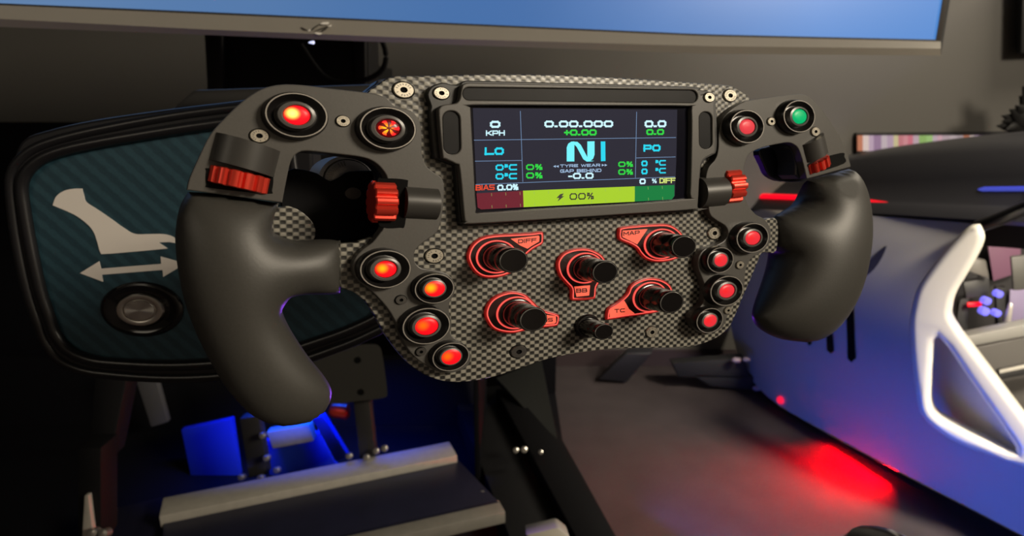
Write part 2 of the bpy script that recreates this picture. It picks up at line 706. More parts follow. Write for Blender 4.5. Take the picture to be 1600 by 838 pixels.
emb_V, emb_F, emb_I = [], [], []
for mi, pts in [(0, [(560, 245), (620, 205), (750, 200), (755, 225), (740, 250), (640, 258)]),
                (0, [(725, 285), (770, 280), (795, 258), (812, 262), (795, 300), (760, 305)]),
                (0, [(285, 380), (320, 378), (335, 350), (350, 365), (345, 395), (315, 402)]),
                (0, [(430, 440), (480, 430), (600, 440), (592, 470), (540, 480), (480, 468)]),
                (1, [(150, 310), (180, 318), (270, 372), (285, 382), (240, 388), (190, 362)]),
                (1, [(380, 400), (400, 330), (480, 275), (560, 235), (565, 250), (500, 300), (430, 350)]),
                (1, [(430, 400), (560, 345), (700, 290), (740, 310), (690, 370), (600, 420), (560, 415), (660, 330), (520, 390)])]:
    f, k, F, n = bez_pad('e', pts, None)
    o0 = len(emb_V)
    emb_V += f + k
    emb_F += [tuple(o0 + i for i in t) for t in F]
    emb_I += [mi] * len(F)
o = obj('emblem', emb_V, emb_F, [LOGO, LOGO_DK], mon, 0, emb_I)
o['label'] = 'polished slanted eye emblem'
p = mp(487, 66.5, 0.012)
o = tube('power_light', [p + Vector((-0.005, 0, 0.0)), p + Vector((-0.002, 0, 0)), p + Vector((0.003, 0, 0)), p + Vector((0.0045, 0, 0))],
         [0.0004, 0.0017, 0.0026, 0.001], mat('white_led', (0.8, 0.8, 1), 0.4, emit=(0.62, 0.68, 1.0), strength=1.1), mon)

# stand block behind the monitor
st = empty('monitor_stand', on_y(445, 140, 1.55))
sti = Matrix.Translation(-st.location)
tag(st, 'black boxy monitor stand column behind the bezel', 'stand')
STM = mat('stand_black', (0.012, 0.0115, 0.013), 0.6)


def quad_block(name, quad, Y, back, material, parent, inv, bevel=0.003):
    return hexa(name, [inv @ on_y(x, y, Y) for x, y in quad], (0, back, 0), material, parent, bevel)


quad_block('column', [(320, 40), (575, 40), (577, 260), (331, 260)], 1.55, 0.12, STM, st, sti)
b0 = sti @ on_y(420, 100, 1.66)
box('wall_arm', tuple(b0 + Vector((0, 0, -0.06))), tuple(sti @ Vector(((on_y(420, 100, 1.66)).x + 0.16, WALL_Y, on_y(420, 100, 1.66).z + 0.02))), RUBBLACK, st)
quad_block('column_edge', [(318, 40), (346, 40), (352, 260), (330, 260)], 1.53, 0.03, mat('stand_edge', (0.022, 0.021, 0.023), 0.5), st, sti)
quad_block('column_edge', [(552, 40), (570, 40), (573, 260), (556, 260)], 1.53, 0.03, MATS['stand_edge'], st, sti)
cb = [on_y(x, y, 1.5) for x, y in [(592, 55), (600, 72), (603, 90), (599, 106), (588, 117), (570, 125), (540, 130), (505, 118), (470, 70)]]
o = tube('monitor_cable', catmull([tuple(c) for c in cb], 5, False), 0.006, RUBBLACK)
tag(o, 'black cable looping down from the monitor beside its stand', 'cable')

# ------------------------------------------------------------------ dashboard of our own rig (left, behind the wheel)
DY = 0.60
DF = Frame(on_y(300, 380, DY), (1, 0.10, 0), (0.06, -1, 0.10))
dash = empty('dashboard', matrix=DF.matrix())
tag(dash, 'black framed dashboard panel in blue carbon behind the left grip', 'dashboard')
inner_px = [(41, 302), (44, 283), (52, 270), (70, 255), (100, 242.5), (150, 231.5), (234, 217.5), (320, 204.5), (390, 196), (424, 204), (438, 240),
            (441, 300), (450, 370), (490, 412), (540, 422), (590, 440), (600, 462), (585, 488), (545, 508), (500, 524), (430, 545), (350, 558), (270, 563), (191, 561), (146, 556), (112, 541), (92, 517), (83, 490), (71, 453), (58, 395), (48, 345)]
outer_px = [(4, 310), (8, 262), (24, 219), (67, 202), (134, 187), (234, 172), (340, 159), (420, 152), (470, 170), (484, 230),
            (486, 300), (494, 350), (530, 380), (590, 396), (632, 420), (640, 460), (625, 500), (575, 526), (510, 548), (440, 576), (360, 594), (270, 600), (175, 596), (120, 585), (75, 560), (48, 520), (33, 455), (18, 385)]
inn = catmull([DF(x, y) for x, y in inner_px], 4)
FRM = mat('frame_black', (0.010, 0.010, 0.012), 0.28)
slab('blue_panel', [catmull([DF(x, y, 0.002) for x, y in inner_px], 4)], -0.004, 0.002, 0.0005, CARBON_BLUE, dash)
# moulded frame: an outer shell and an inner padded roll
outp = catmull([DF(x, y, 0.014) for x, y in outer_px], 4)
slab('frame', [outp, catmull([DF(x, y, 0.004) for x, y in inner_px], 4)], -0.03, 0.006, 0.003, FRM, dash)
ctr = (330, 380)
ipx = catmull(inner_px, 4)


def push(p, d):
    vx, vy = p[0] - ctr[0], p[1] - ctr[1]
    # outward in a boxy sense
    sx = max(-1, min(1, vx / 230.0))
    sy = max(-1, min(1, vy / 150.0))
    l = math.hypot(sx, sy) or 1
    return (p[0] + sx / l * d, p[1] + sy / l * d)


tube('padded_roll', [(*DF(*push(p, 9), 0.006), 0.005) for p in ipx], 0.0055, FRM, dash, 10, up=(0, 0, 1), closed=True)
tube('rim_edge', [(*DF(*push(p, 30), 0.006), 0.004) for p in ipx], 0.005, FRM, dash, 10, up=(0, 0, 1), closed=True)
ICON = mat('white_print', (0.82, 0.77, 0.72), 0.6)
seat_px = [(82.5, 321), (88, 307), (101, 298), (116, 295), (128.5, 295), (131, 305), (135, 316), (150, 326), (172, 341), (193, 356), (210, 365.5), (232, 366), (255, 366),
           (270, 370), (282, 378), (300, 378), (300, 384), (265, 378.5), (248, 379), (262, 388.5), (215, 393), (165, 397), (157, 395), (152, 378), (146, 362), (135, 349), (115, 335)]
slab('seat_icon', [catmull([DF(x, y, 0.0024) for x, y in seat_px], 4, sharp=(0, 4, 17, 18, 19))], 0.0019, 0.0026, 0.0, ICON, dash)
arrow_px = [(125, 427), (155, 408.5), (158, 420), (252, 412.5), (251, 401), (290, 412), (255, 433), (254, 422), (159, 429.5), (161, 440.5)]
slab('arrow_icon', [[DF(x, y, 0.0024) for x, y in arrow_px]], 0.0019, 0.0026, 0.0, ICON, dash)
bc = DF(221, 484, 0.004)
e1, e2 = DF(221 + 61, 484, 0.004), DF(221, 484 - 41, 0.004)
sx, sy = e1[0] - bc[0], e2[1] - bc[1]
o = lathe('push_button', [(1.06, 0.0018), (1.06, 0.003), (1.0, 0.0048), (0.93, 0.0052), (0.88, 0.0044), (0.66, 0.004), (0.62, 0.003)], bc, sx, sy, GLOSS, dash, 56)
o['label'] = 'glossy black button surround'
lathe('steel_ring', [(0.62, 0.003), (0.615, 0.0062), (0.58, 0.0078), (0.46, 0.0082), (0.43, 0.0078), (0.42, 0.0068), (0.40, 0.0068)], bc, sx, sy, STEEL2, o, 56)
# turned cap: anisotropic brushed steel
m = mat('turned_steel', (0.62, 0.60, 0.56), 0.30, 1.0)
m.node_tree.nodes['Principled BSDF'].inputs['Anisotropic'].default_value = 0.85
tg = m.node_tree.nodes.new('ShaderNodeTangent')
tg.direction_type = 'RADIAL'
tg.axis = 'Z'
m.node_tree.links.new(tg.outputs[0], m.node_tree.nodes['Principled BSDF'].inputs['Tangent'])
cap = lathe('steel_cap', [(0.395, 0.0066), (0.39, 0.0078), (0.375, 0.0083), (0.2, 0.0083), (0.0, 0.0083)], (0, 0), sx, sy, m, o, 56)
cap.location = (bc[0], bc[1], 0)
# upper dark cowl of the dashboard peeping out above the frame
hood = hexa('dash_hood', [DF.matrix().inverted() @ on_y(x, y, 0.74) for x, y in [(262, 172), (300, 139), (640, 128), (660, 172)]], DF.matrix().inverted().to_3x3() @ Vector((0, 0.12, -0.02)),
            mat('hood_black', (0.02, 0.019, 0.018), 0.5), dash, 0.006)

# ------------------------------------------------------------------ foot area of our rig
rig = empty('rig_frame', (0.0, 1.2, 0.0))
ri = Matrix.Translation(-rig.location)
tag(rig, 'black steel rig frame with aluminium edged foot plates below the wheel', 'rig')
PL = mat('plate_dark', (0.012, 0.013, 0.032), 0.45, noise=0.35, nscale=14)


def fl(x, y, z=0.0):
    return ri @ on_floor(x, y, z)


def plate(name, quad, z, t, material, parent=rig, bevel=0.002):
    return hexa(name, [fl(x, y, z) for x, y in quad], (0, 0, -t), material, parent, bevel)


plate('foot_plate', [(256, 797), (704, 706), (781, 786), (250, 905)], 0.17, 0.012, PL)
# aluminium edge strips: front faces of two steps
def strip_block(name, tl, tr, br, bl, z, material):
    a, b = on_floor(*tl, z), on_floor(*tr, z)
    d = (b - a)
    d.z = 0
    d.normalize()
    side = Vector((d.y, -d.x, 0))     # towards the driver
    h = 0.0
    c = on_floor(*bl, z)
    dep = (c - a).dot(side)
    q = [a, b, b + side * dep, a + side * dep]
    return hexa(name, [ri @ p for p in q], (0, 0, -0.03), material, rig, 0.002)


strip_block('edge_strip', (255, 778), (702, 690), (709, 712), (262, 805), 0.19, ALU)
strip_block('edge_strip', (505, 842), (779, 781), (783, 803), (520, 862), 0.17, mat('dull_aluminium', (0.20, 0.19, 0.165), 0.6, noise=0.2, nscale=40))
plate('side_plate', [(150, 800), (252, 778), (262, 905), (150, 905)], 0.15, 0.01, mat('plate_navy', (0.006, 0.006, 0.02), 0.5))
TUB = mat('tub_black', (0.004, 0.004, 0.006), 0.7, spec=0.15)
box('tub_floor', tuple(ri @ Vector((-2.5, 0.75, 0.0))), tuple(ri @ Vector((0.16, 2.2, 0.03))), TUB, rig, 0.003)
box('tub_side_blocker', tuple(ri @ Vector((-0.10, 1.52, 0.03))), tuple(ri @ Vector((-0.085, 1.88, 0.78))), TUB, rig, 0.003)  # added panel that shades the pedals from the key lamp
box('tub_back', tuple(ri @ Vector((-2.5, 2.15, 0.03))), tuple(ri @ Vector((0.16, 2.18, 0.62))), TUB, rig, 0.003)
box('tub_back', tuple(ri @ Vector((-2.5, 2.1, 0.03))), tuple(ri @ Vector((-1.3, 2.14, 1.0))), TUB, rig, 0.003)
RAIL = mat('rail_black', (0.005, 0.005, 0.006), 0.6, spec=0.2)
# right rail: square tube running towards the driver
a0, a1 = on_floor(800, 608, 0.14), on_floor(945, 850, 0.14)
hexa('rail', [ri @ p for p in (a0 + Vector((-0.055, 0, 0)), a0 + Vector((0.075, 0, 0)), a1 + Vector((0.035, 0, 0)), a1 + Vector((-0.055, 0, 0)))], (0, 0, -0.1), RAIL, rig, 0.004)
hexa('rail', [ri @ p for p in (on_floor(705, 610, 0.10), on_floor(800, 600, 0.10), on_floor(905, 850, 0.10), on_floor(800, 850, 0.10))], (0, 0, -0.08), mat('rail_inner', (0.005, 0.005, 0.006), 0.6), rig, 0.004)
hexa('bracket', [ri @ p for p in (on_floor(775, 590, 0.20), on_floor(846, 562, 0.20), on_floor(872, 690, 0.14), on_floor(822, 640, 0.14))], (0, 0.0, -0.02), mat('bracket_grey', (0.016, 0.017, 0.016), 0.5), rig, 0.004)
# left upright and crossmember (very dark)
hexa('upright', [ri @ p for p in (on_depth(120, 700, 1.1), on_depth(158, 700, 1.1), on_depth(158, 850, 1.1), on_depth(120, 850, 1.1))], (0, 0.05, 0), RAIL, rig, 0.004)
hexa('upright', [ri @ p for p in (on_depth(150, 560, 1.25), on_depth(205, 560, 1.25), on_depth(172, 720, 1.2), on_depth(136, 720, 1.2))], (0, 0.05, 0), RAIL, rig, 0.004)
hexa('upright_edge', [ri @ p for p in (on_depth(132, 775, 1.09), on_depth(138, 775, 1.09), on_depth(146, 842, 1.09), on_depth(128, 842, 1.09))], (0, 0.01, 0), ALU, rig, 0.001)
BOLT = mat('bolt_steel', (0.7, 0.68, 0.62), 0.3, 0.9)


def bolt(x, y, d, r, parent=rig, inv=None):
    p = (inv or ri) @ on_depth(x, y, d)
    return tube('bolt', [p + Vector((0, -r * 0.9, r * 0.5)), p + Vector((0, -r * 0.7, r * 0.45)), p, p + Vector((0, r, -r * 0.4))], [r * 0.5, r, r, r], BOLT, parent, 10)


def floor_depth(x, y, z):
    return (on_floor(x, y, z) - CAM).dot(FWD)


for x, y, r in [(799, 610, 0.010), (806, 704, 0.0075), (819, 703, 0.0085), (845, 707, 0.006), (754, 773, 0.009), (165, 786, 0.008)]:
    bolt(x, y, floor_depth(x, y, 0.16), r)
bolt(147, 833, 1.07, 0.008)
bolt(164, 834, 1.07, 0.008)
# the pale seat corner at the bottom edge
sc = hexa('seat_corner', [on_depth(x, y, 0.95) for x, y in [(820, 836), (872, 824), (890, 838), (895, 900), (815, 900)][:4]], (0, 0.05, -0.02), mat('pale_leather', (0.45, 0.42, 0.36), 0.5), None, 0.004)
tag(sc, 'pale cream corner at the bottom edge beside the black rail', 'cushion')
# tunnel panels deep in the footwell, blue LED light painted into their colour
WELL = mat('well_led_tint', (0.006, 0.03, 0.38), 0.6)
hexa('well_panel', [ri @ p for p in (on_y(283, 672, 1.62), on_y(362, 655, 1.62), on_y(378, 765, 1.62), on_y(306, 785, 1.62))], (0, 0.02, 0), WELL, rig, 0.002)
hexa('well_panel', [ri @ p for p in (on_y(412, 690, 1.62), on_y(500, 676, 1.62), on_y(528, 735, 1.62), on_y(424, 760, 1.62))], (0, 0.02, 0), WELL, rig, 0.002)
hexa('well_panel', [ri @ p for p in (on_y(205, 572, 1.75), on_y(236, 566, 1.75), on_y(262, 660, 1.75), on_y(236, 668, 1.75))], (0, 0.02, 0), mat('well_dark', (0.10, 0.10, 0.11), 0.5), rig, 0.002)
hexa('heel_rest', [ri @ p for p in (on_y(416, 676, 1.58), on_y(484, 664, 1.58), on_y(490, 690, 1.58), on_y(426, 702, 1.58))], (0, 0.03, 0), ALU, rig, 0.003)
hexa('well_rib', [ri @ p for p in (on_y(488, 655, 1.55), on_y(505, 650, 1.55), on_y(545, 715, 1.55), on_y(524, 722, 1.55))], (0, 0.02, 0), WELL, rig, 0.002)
hexa('bulkhead', [ri @ p for p in (on_y(-100, 560, 1.95), on_y(760, 560, 1.95), on_y(760, 800, 1.85), on_y(-100, 800, 1.85))], (0, 0.03, 0), mat('bulkhead_black', (0.004, 0.004, 0.006), 0.7, spec=0.15), rig, 0.002)


def pedal(label, pad, arm, bolts, d):
    t = empty('pedal', on_y(arm[2][0], arm[2][1], d))
    inv = Matrix.Translation(-t.location)
    tag(t, label, 'pedal')
    PM = mat('pedal_black', (0.035, 0.034, 0.03), 0.42)
    if pad:
        n = len(pad)
        pts = catmull(pad, 4)
        V = [inv @ on_y(x, y, d - 0.03) for x, y in pts] + [inv @ on_y(x, y, d - 0.012) for x, y in pts]
        n = len(pts)
        F = [tuple(range(n)), tuple(range(n, 2 * n))] + [(i, (i + 1) % n, n + (i + 1) % n, n + i) for i in range(n)]
        po = obj('pedal_pad', V, F, PM, t, 40)
        for x, y in [(559, 563), (564, 613)]:
            p = inv @ on_y(x, y, d - 0.031)
            tube('hole', [p + Vector((0, -0.001, 0)), p + Vector((0, 0.004, 0))], 0.008, HOLE, po, 12)
    hexa('pedal_arm', [inv @ on_y(x, y, d) for x, y in arm], (0, 0.03, 0), mat('pedal_arm', (0.022, 0.021, 0.02), 0.5), t, 0.003)
    for x, y in bolts:
        bolt(x, y, (on_y(x, y, d - 0.02) - CAM).dot(FWD), 0.008, t, inv)
    return t


pedal('black brake pedal with a rounded plate just right of the left grip end', [(480, 560), (500, 547), (540, 541), (580, 538), (592, 541), (597, 552), (602, 585), (605, 612), (600, 622), (560, 627), (520, 631), (490, 625)],
      [(551, 622), (577, 620), (587, 714), (562, 718)], [(546, 713), (573, 715), (588, 705), (601, 701)], 1.45)
pedal('thin black clutch pedal arm hanging below the left grip end', None, [(374, 655), (404, 650), (418, 742), (388, 748)], [(411, 681), (417, 716), (433, 735), (378, 746), (408, 747)], 1.45)
rk = on_y(535, 643, 1.5)
o = tube('adjuster_knob', [rk + Vector((-0.03, 0, 0.008)), rk + Vector((-0.02, 0, 0.005)), rk + Vector((0.012, 0, 0)), rk + Vector((0.018, 0, 0))], [0.015, 0.021, 0.021, 0.014], RED_ANO, None, 16)
tag(o, 'small red adjuster knob beside the brake pedal arm', 'knob')

# ------------------------------------------------------------------ second rig at right: white single-seater body
BA, BB_ = on_floor(1170, 585, 0.07), on_floor(1600, 838, 0.07)
cdir = (BB_ - BA).normalized()
CF = Frame(BA, cdir, Vector((-abs(cdir.y), -abs(cdir.x), 0)).normalized())   # normal faces our rig
if CF.v.z < 0:
    CF.v = -CF.v
CFM = Matrix.Identity(4)
for i in range(3):
    CFM[i][0], CFM[i][1], CFM[i][2], CFM[i][3] = CF.u[i], CF.v[i], CF.n[i], CF.o[i]
car = empty('racing_rig', matrix=CFM)
tag(car, 'white single-seater shaped racing rig standing on the floor at right', 'racing rig')
WHITE = mat('white_shell', (0.5, 0.485, 0.46), 0.38, noise=0.03, nscale=4)
CREAM = mat('white_gloss_rim', (0.78, 0.75, 0.66), 0.22, coat=0.3)
COWL = mat('cowl_dark', (0.018, 0.018, 0.023), 0.4, coat=0.1)


def C2(pts, w=0.0):
    return [CF(x, y, w) for x, y in pts]


side_px = [(1120, 330), (1135, 400), (1136, 450), (1141, 500), (1150, 545), (1170, 588), (1215, 632), (1300, 680), (1400, 734), (1500, 786), (1600, 838), (1720, 900),
           (1730, 790), (1660, 735), (1600, 657), (1540, 580), (1480, 505), (1478, 460), (1490, 420), (1520, 375), (1528, 352), (1430, 343), (1340, 336), (1220, 330)]
so = C2(catmull(side_px, 4))
# side panel: curved away towards the nose and the shoulder
step = 0.03
P = np.array(so)
umin, umax = P[:, 0].min(), P[:, 0].max()
vmin, vmax = P[:, 1].min(), P[:, 1].max()
pts = [Vector(p) for p in so]
nb = len(pts)
gx, gy = np.meshgrid(np.arange(umin, umax, step), np.arange(vmin, vmax, step))
ins = pip(gx, gy, so)
for x, y, k in zip(gx.ravel(), gy.ravel(), ins.ravel()):
    if k and min((Vector((x, y)) - q).length for q in pts[:nb]) > step * 0.5:
        pts.append(Vector((x, y)))
r = delaunay_2d_cdt(pts, [(i, (i + 1) % nb) for i in range(nb)], [], 1, 1e-7)


def bulge(u, v):
    a = max(0.0, min(1.0, (u - umin) / 0.45))
    b = (v - vmin) / (vmax - vmin)
    return -0.16 * (1 - a) ** 2 - 0.13 * (max(0, b - 0.40) / 0.60) ** 2


def along(u, v, w):               # slide a point of the side plane along its sight line to depth w
    p = CFM @ Vector((u, v, 0))
    d = p - CAM
    t = ((CF.o + CF.n * w - CAM).dot(CF.n)) / d.dot(CF.n)
    q = CFM.inverted() @ (CAM + d * t)
    return (q.x, q.y, w)


V = [along(v.x, v.y, bulge(v.x, v.y)) for v in r[0]]
n0 = len(V)
V += [(v[0], v[1], v[2] - 0.02) for v in V]
F = [tuple(f) for f in r[2]] + [tuple(n0 + i for i in reversed(f)) for f in r[2]]
cnt = {}
for f in r[2]:
    for a_, b_ in zip(f, list(f[1:]) + [f[0]]):
        cnt[(a_, b_)] = 1
F += [(a_, b_, n0 + b_, n0 + a_) for (a_, b_) in cnt if (b_, a_) not in cnt]
obj('side_shell', V, F, WHITE, car, 40)


RF = Frame(CFM @ Vector((*CF(1600, 680, 0.0), 0.0)), Vector((0.8, -0.6, 0)), Vector((-0.60, -0.80, 0.16)))
rim_root_inv = CFM.inverted() @ RF.matrix()


def cslab(name, px, w0, w1, bevel, material, sharp=None, holes=(), parent=None):
    lp = [catmull(C2(px, w1), 4)] + [catmull(C2(h, w1), 3) for h in holes]
    return slab(name, lp, w0, w1, bevel, material, parent or car, 35, 4)


rim_px = [(1529, 350), (1511, 356), (1479, 388), (1450, 424), (1432, 452), (1424, 480), (1420, 510), (1423, 566), (1431, 626), (1440, 652), (1464, 677), (1510, 702), (1600, 734), (1720, 780),
          (1725, 790), (1715, 775), (1672, 742), (1600, 649), (1545, 576), (1492, 505), (1488, 480), (1495, 456), (1508, 434), (1529, 398), (1539, 373), (1535, 356)]
hole_px = [(1466, 528), (1457, 566), (1455, 600), (1455, 632), (1464, 650), (1490, 666), (1535, 688), (1588, 709), (1565, 668), (1520, 604)]
rim = slab('cockpit_rim', [catmull([RF(x, y, 0.02) for x, y in rim_px], 4), catmull([RF(x, y, 0.02) for x, y in hole_px], 3)], -0.07, 0.02, 0.018, CREAM, car, 35, 5)
rim.matrix_local = rim_root_inv
# dark vents and intake


def decal(name, px, material, proud=0.004, n_=4):
    q = catmull(C2(px), n_) if n_ > 1 else C2(px)
    n = len(q)
    V = [along(u, v, bulge(u, v) + proud) for u, v in q] + [along(u, v, bulge(u, v) - 0.012) for u, v in q]
    F = [tuple(range(n)), tuple(range(n, 2 * n))] + [(i, (i + 1) % n, n + (i + 1) % n, n + i) for i in range(n)]
    return obj(name, V, F, material, car, 40)


for q in ([(1322, 482), (1334, 480), (1337, 560), (1330, 567), (1324, 560)], [(1290, 505), (1299, 500), (1303, 549), (1298, 553), (1292, 548)], [(1258, 525), (1266, 523), (1268, 538), (1263, 541)]):
    decal('vent_slot', q, GLOSS, 0.006, 1)
decal('air_intake', [(1326, 437), (1343, 423), (1384, 384), (1374, 410), (1354, 431)], mat('intake_blue', (0.05, 0.05, 0.09), 0.5))
decal('red_marker', [(1326, 482), (1332, 480), (1334, 486), (1328, 488)], mat('red_marker', (0.5, 0.01, 0.02), 0.4))
# cowl: shoulder ledge and dark upper shell
xs = [1080 + i * (1720 - 1080) / 24 for i in range(25)]
rows_tab = [([(1080, 334), (1340, 338), (1522, 349), (1720, 360)], -0.03),
            ([(1080, 326), (1340, 333), (1522, 343), (1720, 352)], 0.004),
            ([(1080, 305), (1400, 318), (1590, 325), (1720, 330)], -0.03),
            ([(1080, 302), (1400, 313), (1590, 320), (1720, 324)], -0.06),
            ([(1080, 296), (1340, 285), (1600, 275), (1720, 272)], -0.10),
            ([(1080, 291), (1200, 277), (1340, 250), (1450, 243), (1600, 235), (1720, 232)], -0.16),
            ([(1080, 290), (1200, 274), (1340, 240), (1450, 226), (1600, 211), (1720, 205)], -0.24),
            ([(1080, 292), (1200, 275), (1340, 240), (1450, 222), (1600, 205), (1720, 198)], -0.34)]
rows = []
for tab, w in rows_tab:
    w -= 0.12
    cv = catmull(tab, 8, False)
    rows.append([(*CF(x, interp(cv, x), w), w) for x in xs])
rows.append([(p[0], p[1] - 0.35, p[2] - 0.02) for p in rows[-1]])
strip('cowl', rows, COWL, car, 50)
lip_px = [(1528, 354), (1560, 343), (1600, 326), (1650, 306)]
tube('cockpit_lip', [(*CF(x, y, -0.10), -0.10) for x, y in catmull(lip_px, 4, False)], 0.017, FRM, car, 10)
REDGLOW = mat('red_strip_light', (0.3, 0.0, 0.0), 0.4, emit=(1.0, 0.0, 0.015), strength=1.1)
BLUGLOW = mat('blue_strip_light', (0.0, 0.0, 0.3), 0.4, emit=(0.10, 0.13, 0.75), strength=0.6)
tube('strip_light', [(*CF(x, y, -0.17), -0.160) for x, y in [(1140, 305), (1180, 307), (1230, 309), (1300, 312), (1350, 315), (1402, 318)]], [0.012, 0.013, 0.013, 0.012, 0.010, 0.002], REDGLOW, car, 10)
tube('strip_light', [(*CF(x, y, -0.21), -0.205) for x, y in [(1528, 297), (1540, 296.5), (1600, 296), (1720, 296)]], [0.003, 0.008, 0.008, 0.008], BLUGLOW, car, 10)
o = tube('marker_lamp', [(*CF(1217, 626, 0.01), -0.01), (*CF(1217, 626, 0.01), 0.008), (*CF(1217, 626, 0.01), 0.014)], [0.014, 0.013, 0.005], mat('red_lamp', (0.4, 0, 0.02), 0.3, emit=(1.0, 0.012, 0.06), strength=1.0), car, 14, up=(0, 1, 0))
rl = area_light('red_led_light', CFM @ Vector((0.37, -0.030, -0.012)), CFM @ Vector((0.37, -0.07, 0.11)), 0.52, 0.02, 42.0, (1.0, 0.0, 0.003))
rl.data.spread = math.radians(90)
z_ = (CFM.to_3x3() @ (Vector((0, -0.030, -0.012)) - Vector((0, -0.07, 0.11)))).normalized()
x_ = Vector(CF.u)
y_ = z_.cross(x_)
rl.matrix_world = Matrix(((x_.x, y_.x, z_.x, rl.location.x), (x_.y, y_.y, z_.y, rl.location.y), (x_.z, y_.z, z_.z, rl.location.z), (0, 0, 0, 1)))
# dark sill and under-body
sill = [(1150, 560), (1172, 592), (1215, 634), (1300, 682), (1400, 736), (1500, 788), (1600, 840), (1720, 902)]
rows = [[(*CF(x, y, -0.012), -0.012) for x, y in sill], [(p[0], p[1] - 0.012, -0.035) for p in [(*CF(x, y, -0.012), 0) for x, y in sill]],
        [(p[0], -0.065, -0.30) for p in [(*CF(x, y, -0.012), 0) for x, y in sill]]]
strip('under_body', rows, RUBBLACK, car, 20)
# interior seen through the cockpit opening
ci = CFM.inverted()


def cin(x, y, d):
    return ci @ on_depth(x, y, d)


def cblock(name, quad, d, back, material, bevel=0.003):
    return hexa(name, [cin(x, y, d) for x, y in quad], ci.to_3x3() @ Vector((back * 0.5, back, 0)), material, car, bevel)


cblock('inner_bulkhead', [(1440, 345), (1720, 330), (1720, 640), (1440, 560)], 2.25, 0.03, mat('inner_black', (0.012, 0.010, 0.012), 0.6))
cblock('inner_panel', [(1540, 362), (1594, 350), (1596, 425), (1552, 440)], 2.2, 0.02, mat('inner_purple_light_tint', (0.22, 0.10, 0.17), 0.6))  # purple light on the back wall put into the panel colour
cblock('inner_panel', [(1578, 455), (1640, 450), (1640, 510), (1576, 508)], 2.2, 0.02, mat('inner_lilac', (0.30, 0.25, 0.42), 0.6))
cblock('floor_plate', [(1500, 528), (1640, 500), (1640, 519), (1505, 544)], 1.9, 0.05, mat('inner_grey', (0.22, 0.215, 0.20), 0.6))
cblock('floor_plate', [(1500, 548), (1640, 520), (1720, 760), (1640, 720)], 1.9, 0.03, mat('inner_brown', (0.06, 0.055, 0.05), 0.6))
cblock('floor_bar', [(1560, 583), (1660, 563), (1660, 574), (1560, 595)], 1.8, 0.03, mat('inner_bar', (0.02, 0.02, 0.02), 0.4))
cblock('floor_bar', [(1562, 580), (1660, 560), (1660, 564), (1562, 584)], 1.79, 0.01, ALU, 0.0005)
PADM = mat('pad_grey', (0.16, 0.15, 0.135), 0.5)
pa = cblock('pedal_pad', [(1512, 424), (1525, 404), (1541, 408), (1546, 436), (1506, 438)][:4], 2.0, 0.02, PADM, 0.004)
cblock('pedal_pad', [(1580, 402), (1640, 396), (1640, 450), (1584, 455)], 2.0, 0.02, mat('pad_dark', (0.09, 0.088, 0.08), 0.5), 0.004)
cblock('pedal_block', [(1505, 441), (1546, 434), (1547, 462), (1510, 468)], 2.02, 0.03, mat('pad_block', (0.03, 0.03, 0.03), 0.5), 0.004)
cblock('pedal_post', [(1500, 468), (1514, 466), (1512, 520), (1492, 520)], 2.02, 0.03, RUBBLACK, 0.002)
cblock('pedal_post', [(1556, 450), (1572, 450), (1570, 512), (1558, 512)], 2.02, 0.03, RUBBLACK, 0.002)
cblock('red_bar', [(1512, 474), (1534, 473), (1534, 479), (1512, 480)], 2.0, 0.01, REDGLOW, 0.001)
BLED = mat('blue_led', (0.1, 0.1, 0.6), 0.3, emit=(0.22, 0.2, 1.0), strength=1.0)
for x, y, rr in [(1540, 470, 0.012), (1537, 486, 0.013), (1556, 489, 0.011), (1559, 459, 0.011)]:
    c_ = cin(x, y, 1.98)
    dv = ci.to_3x3() @ Vector((0, 0.01, 0))
    tube('blue_led', [c_ - dv * 1.2, c_ - dv, c_ + dv], [rr * 0.5, rr, rr], BLED, car, 12)
c_ = cin(1576, 488, 1.98)
dz = ci.to_3x3() @ Vector((0, 0, 0.03))
tube('steel_pin', [c_ - dz, c_, c_ + dz * 0.9, c_ + dz], [0.011, 0.009, 0.006, 0.003], mat('pin_steel', (0.8, 0.75, 0.7), 0.3, 0.6), car, 12)

# ------------------------------------------------------------------ odd things on the floor and behind
o = hexa('stand_foot', [on_y(x, y, 2.28) for x, y in [(935, 593), (979, 598), (1019, 552), (978, 552)]], (0.02, 0.06, 0), mat('foot_black', (0.012, 0.012, 0.018), 0.5), None, 0.004)
tag(o, 'slanted black stand foot on the carpet below the wheel', 'stand foot')
for nm, q in [('support_bar', [(1050, 568), (1165, 560), (1172, 592), (1060, 590)]), ('support_base', [(1080, 585), (1176, 588), (1200, 612), (1110, 604)])]:
    hexa(nm, [ci @ on_y(x, y, 2.22) for x, y in q], ci.to_3x3() @ Vector((0, 0.05, 0)), RUBBLACK, car, 0.004)
for x, y, rr in [(1150, 563, 0.014), (1166, 562, 0.012), (1182, 607, 0.013)]:
    p = ci @ on_y(x, y, 2.19)
    ux = ci.to_3x3() @ Vector((rr, 0, 0))
    tube('bolt', [p - ux, p - ux * 0.3, p + ux], [rr * 0.4, rr * 0.8, rr * 0.7], mat('bolt_pale', (0.35, 0.28, 0.33), 0.4), car, 10)
kn = on_depth(1384, 868, 0.72)
o = lathe('round_cap', [(0.045, -0.03), (0.045, 0.0), (0.040, 0.009), (0.03, 0.013), (0.012, 0.0155), (0, 0.016)], (0, 0), 1, 1, GLOSS, None, 40)
o.location = kn
tag(o, 'glossy black rounded cap cut off by the bottom edge at right', 'cap')
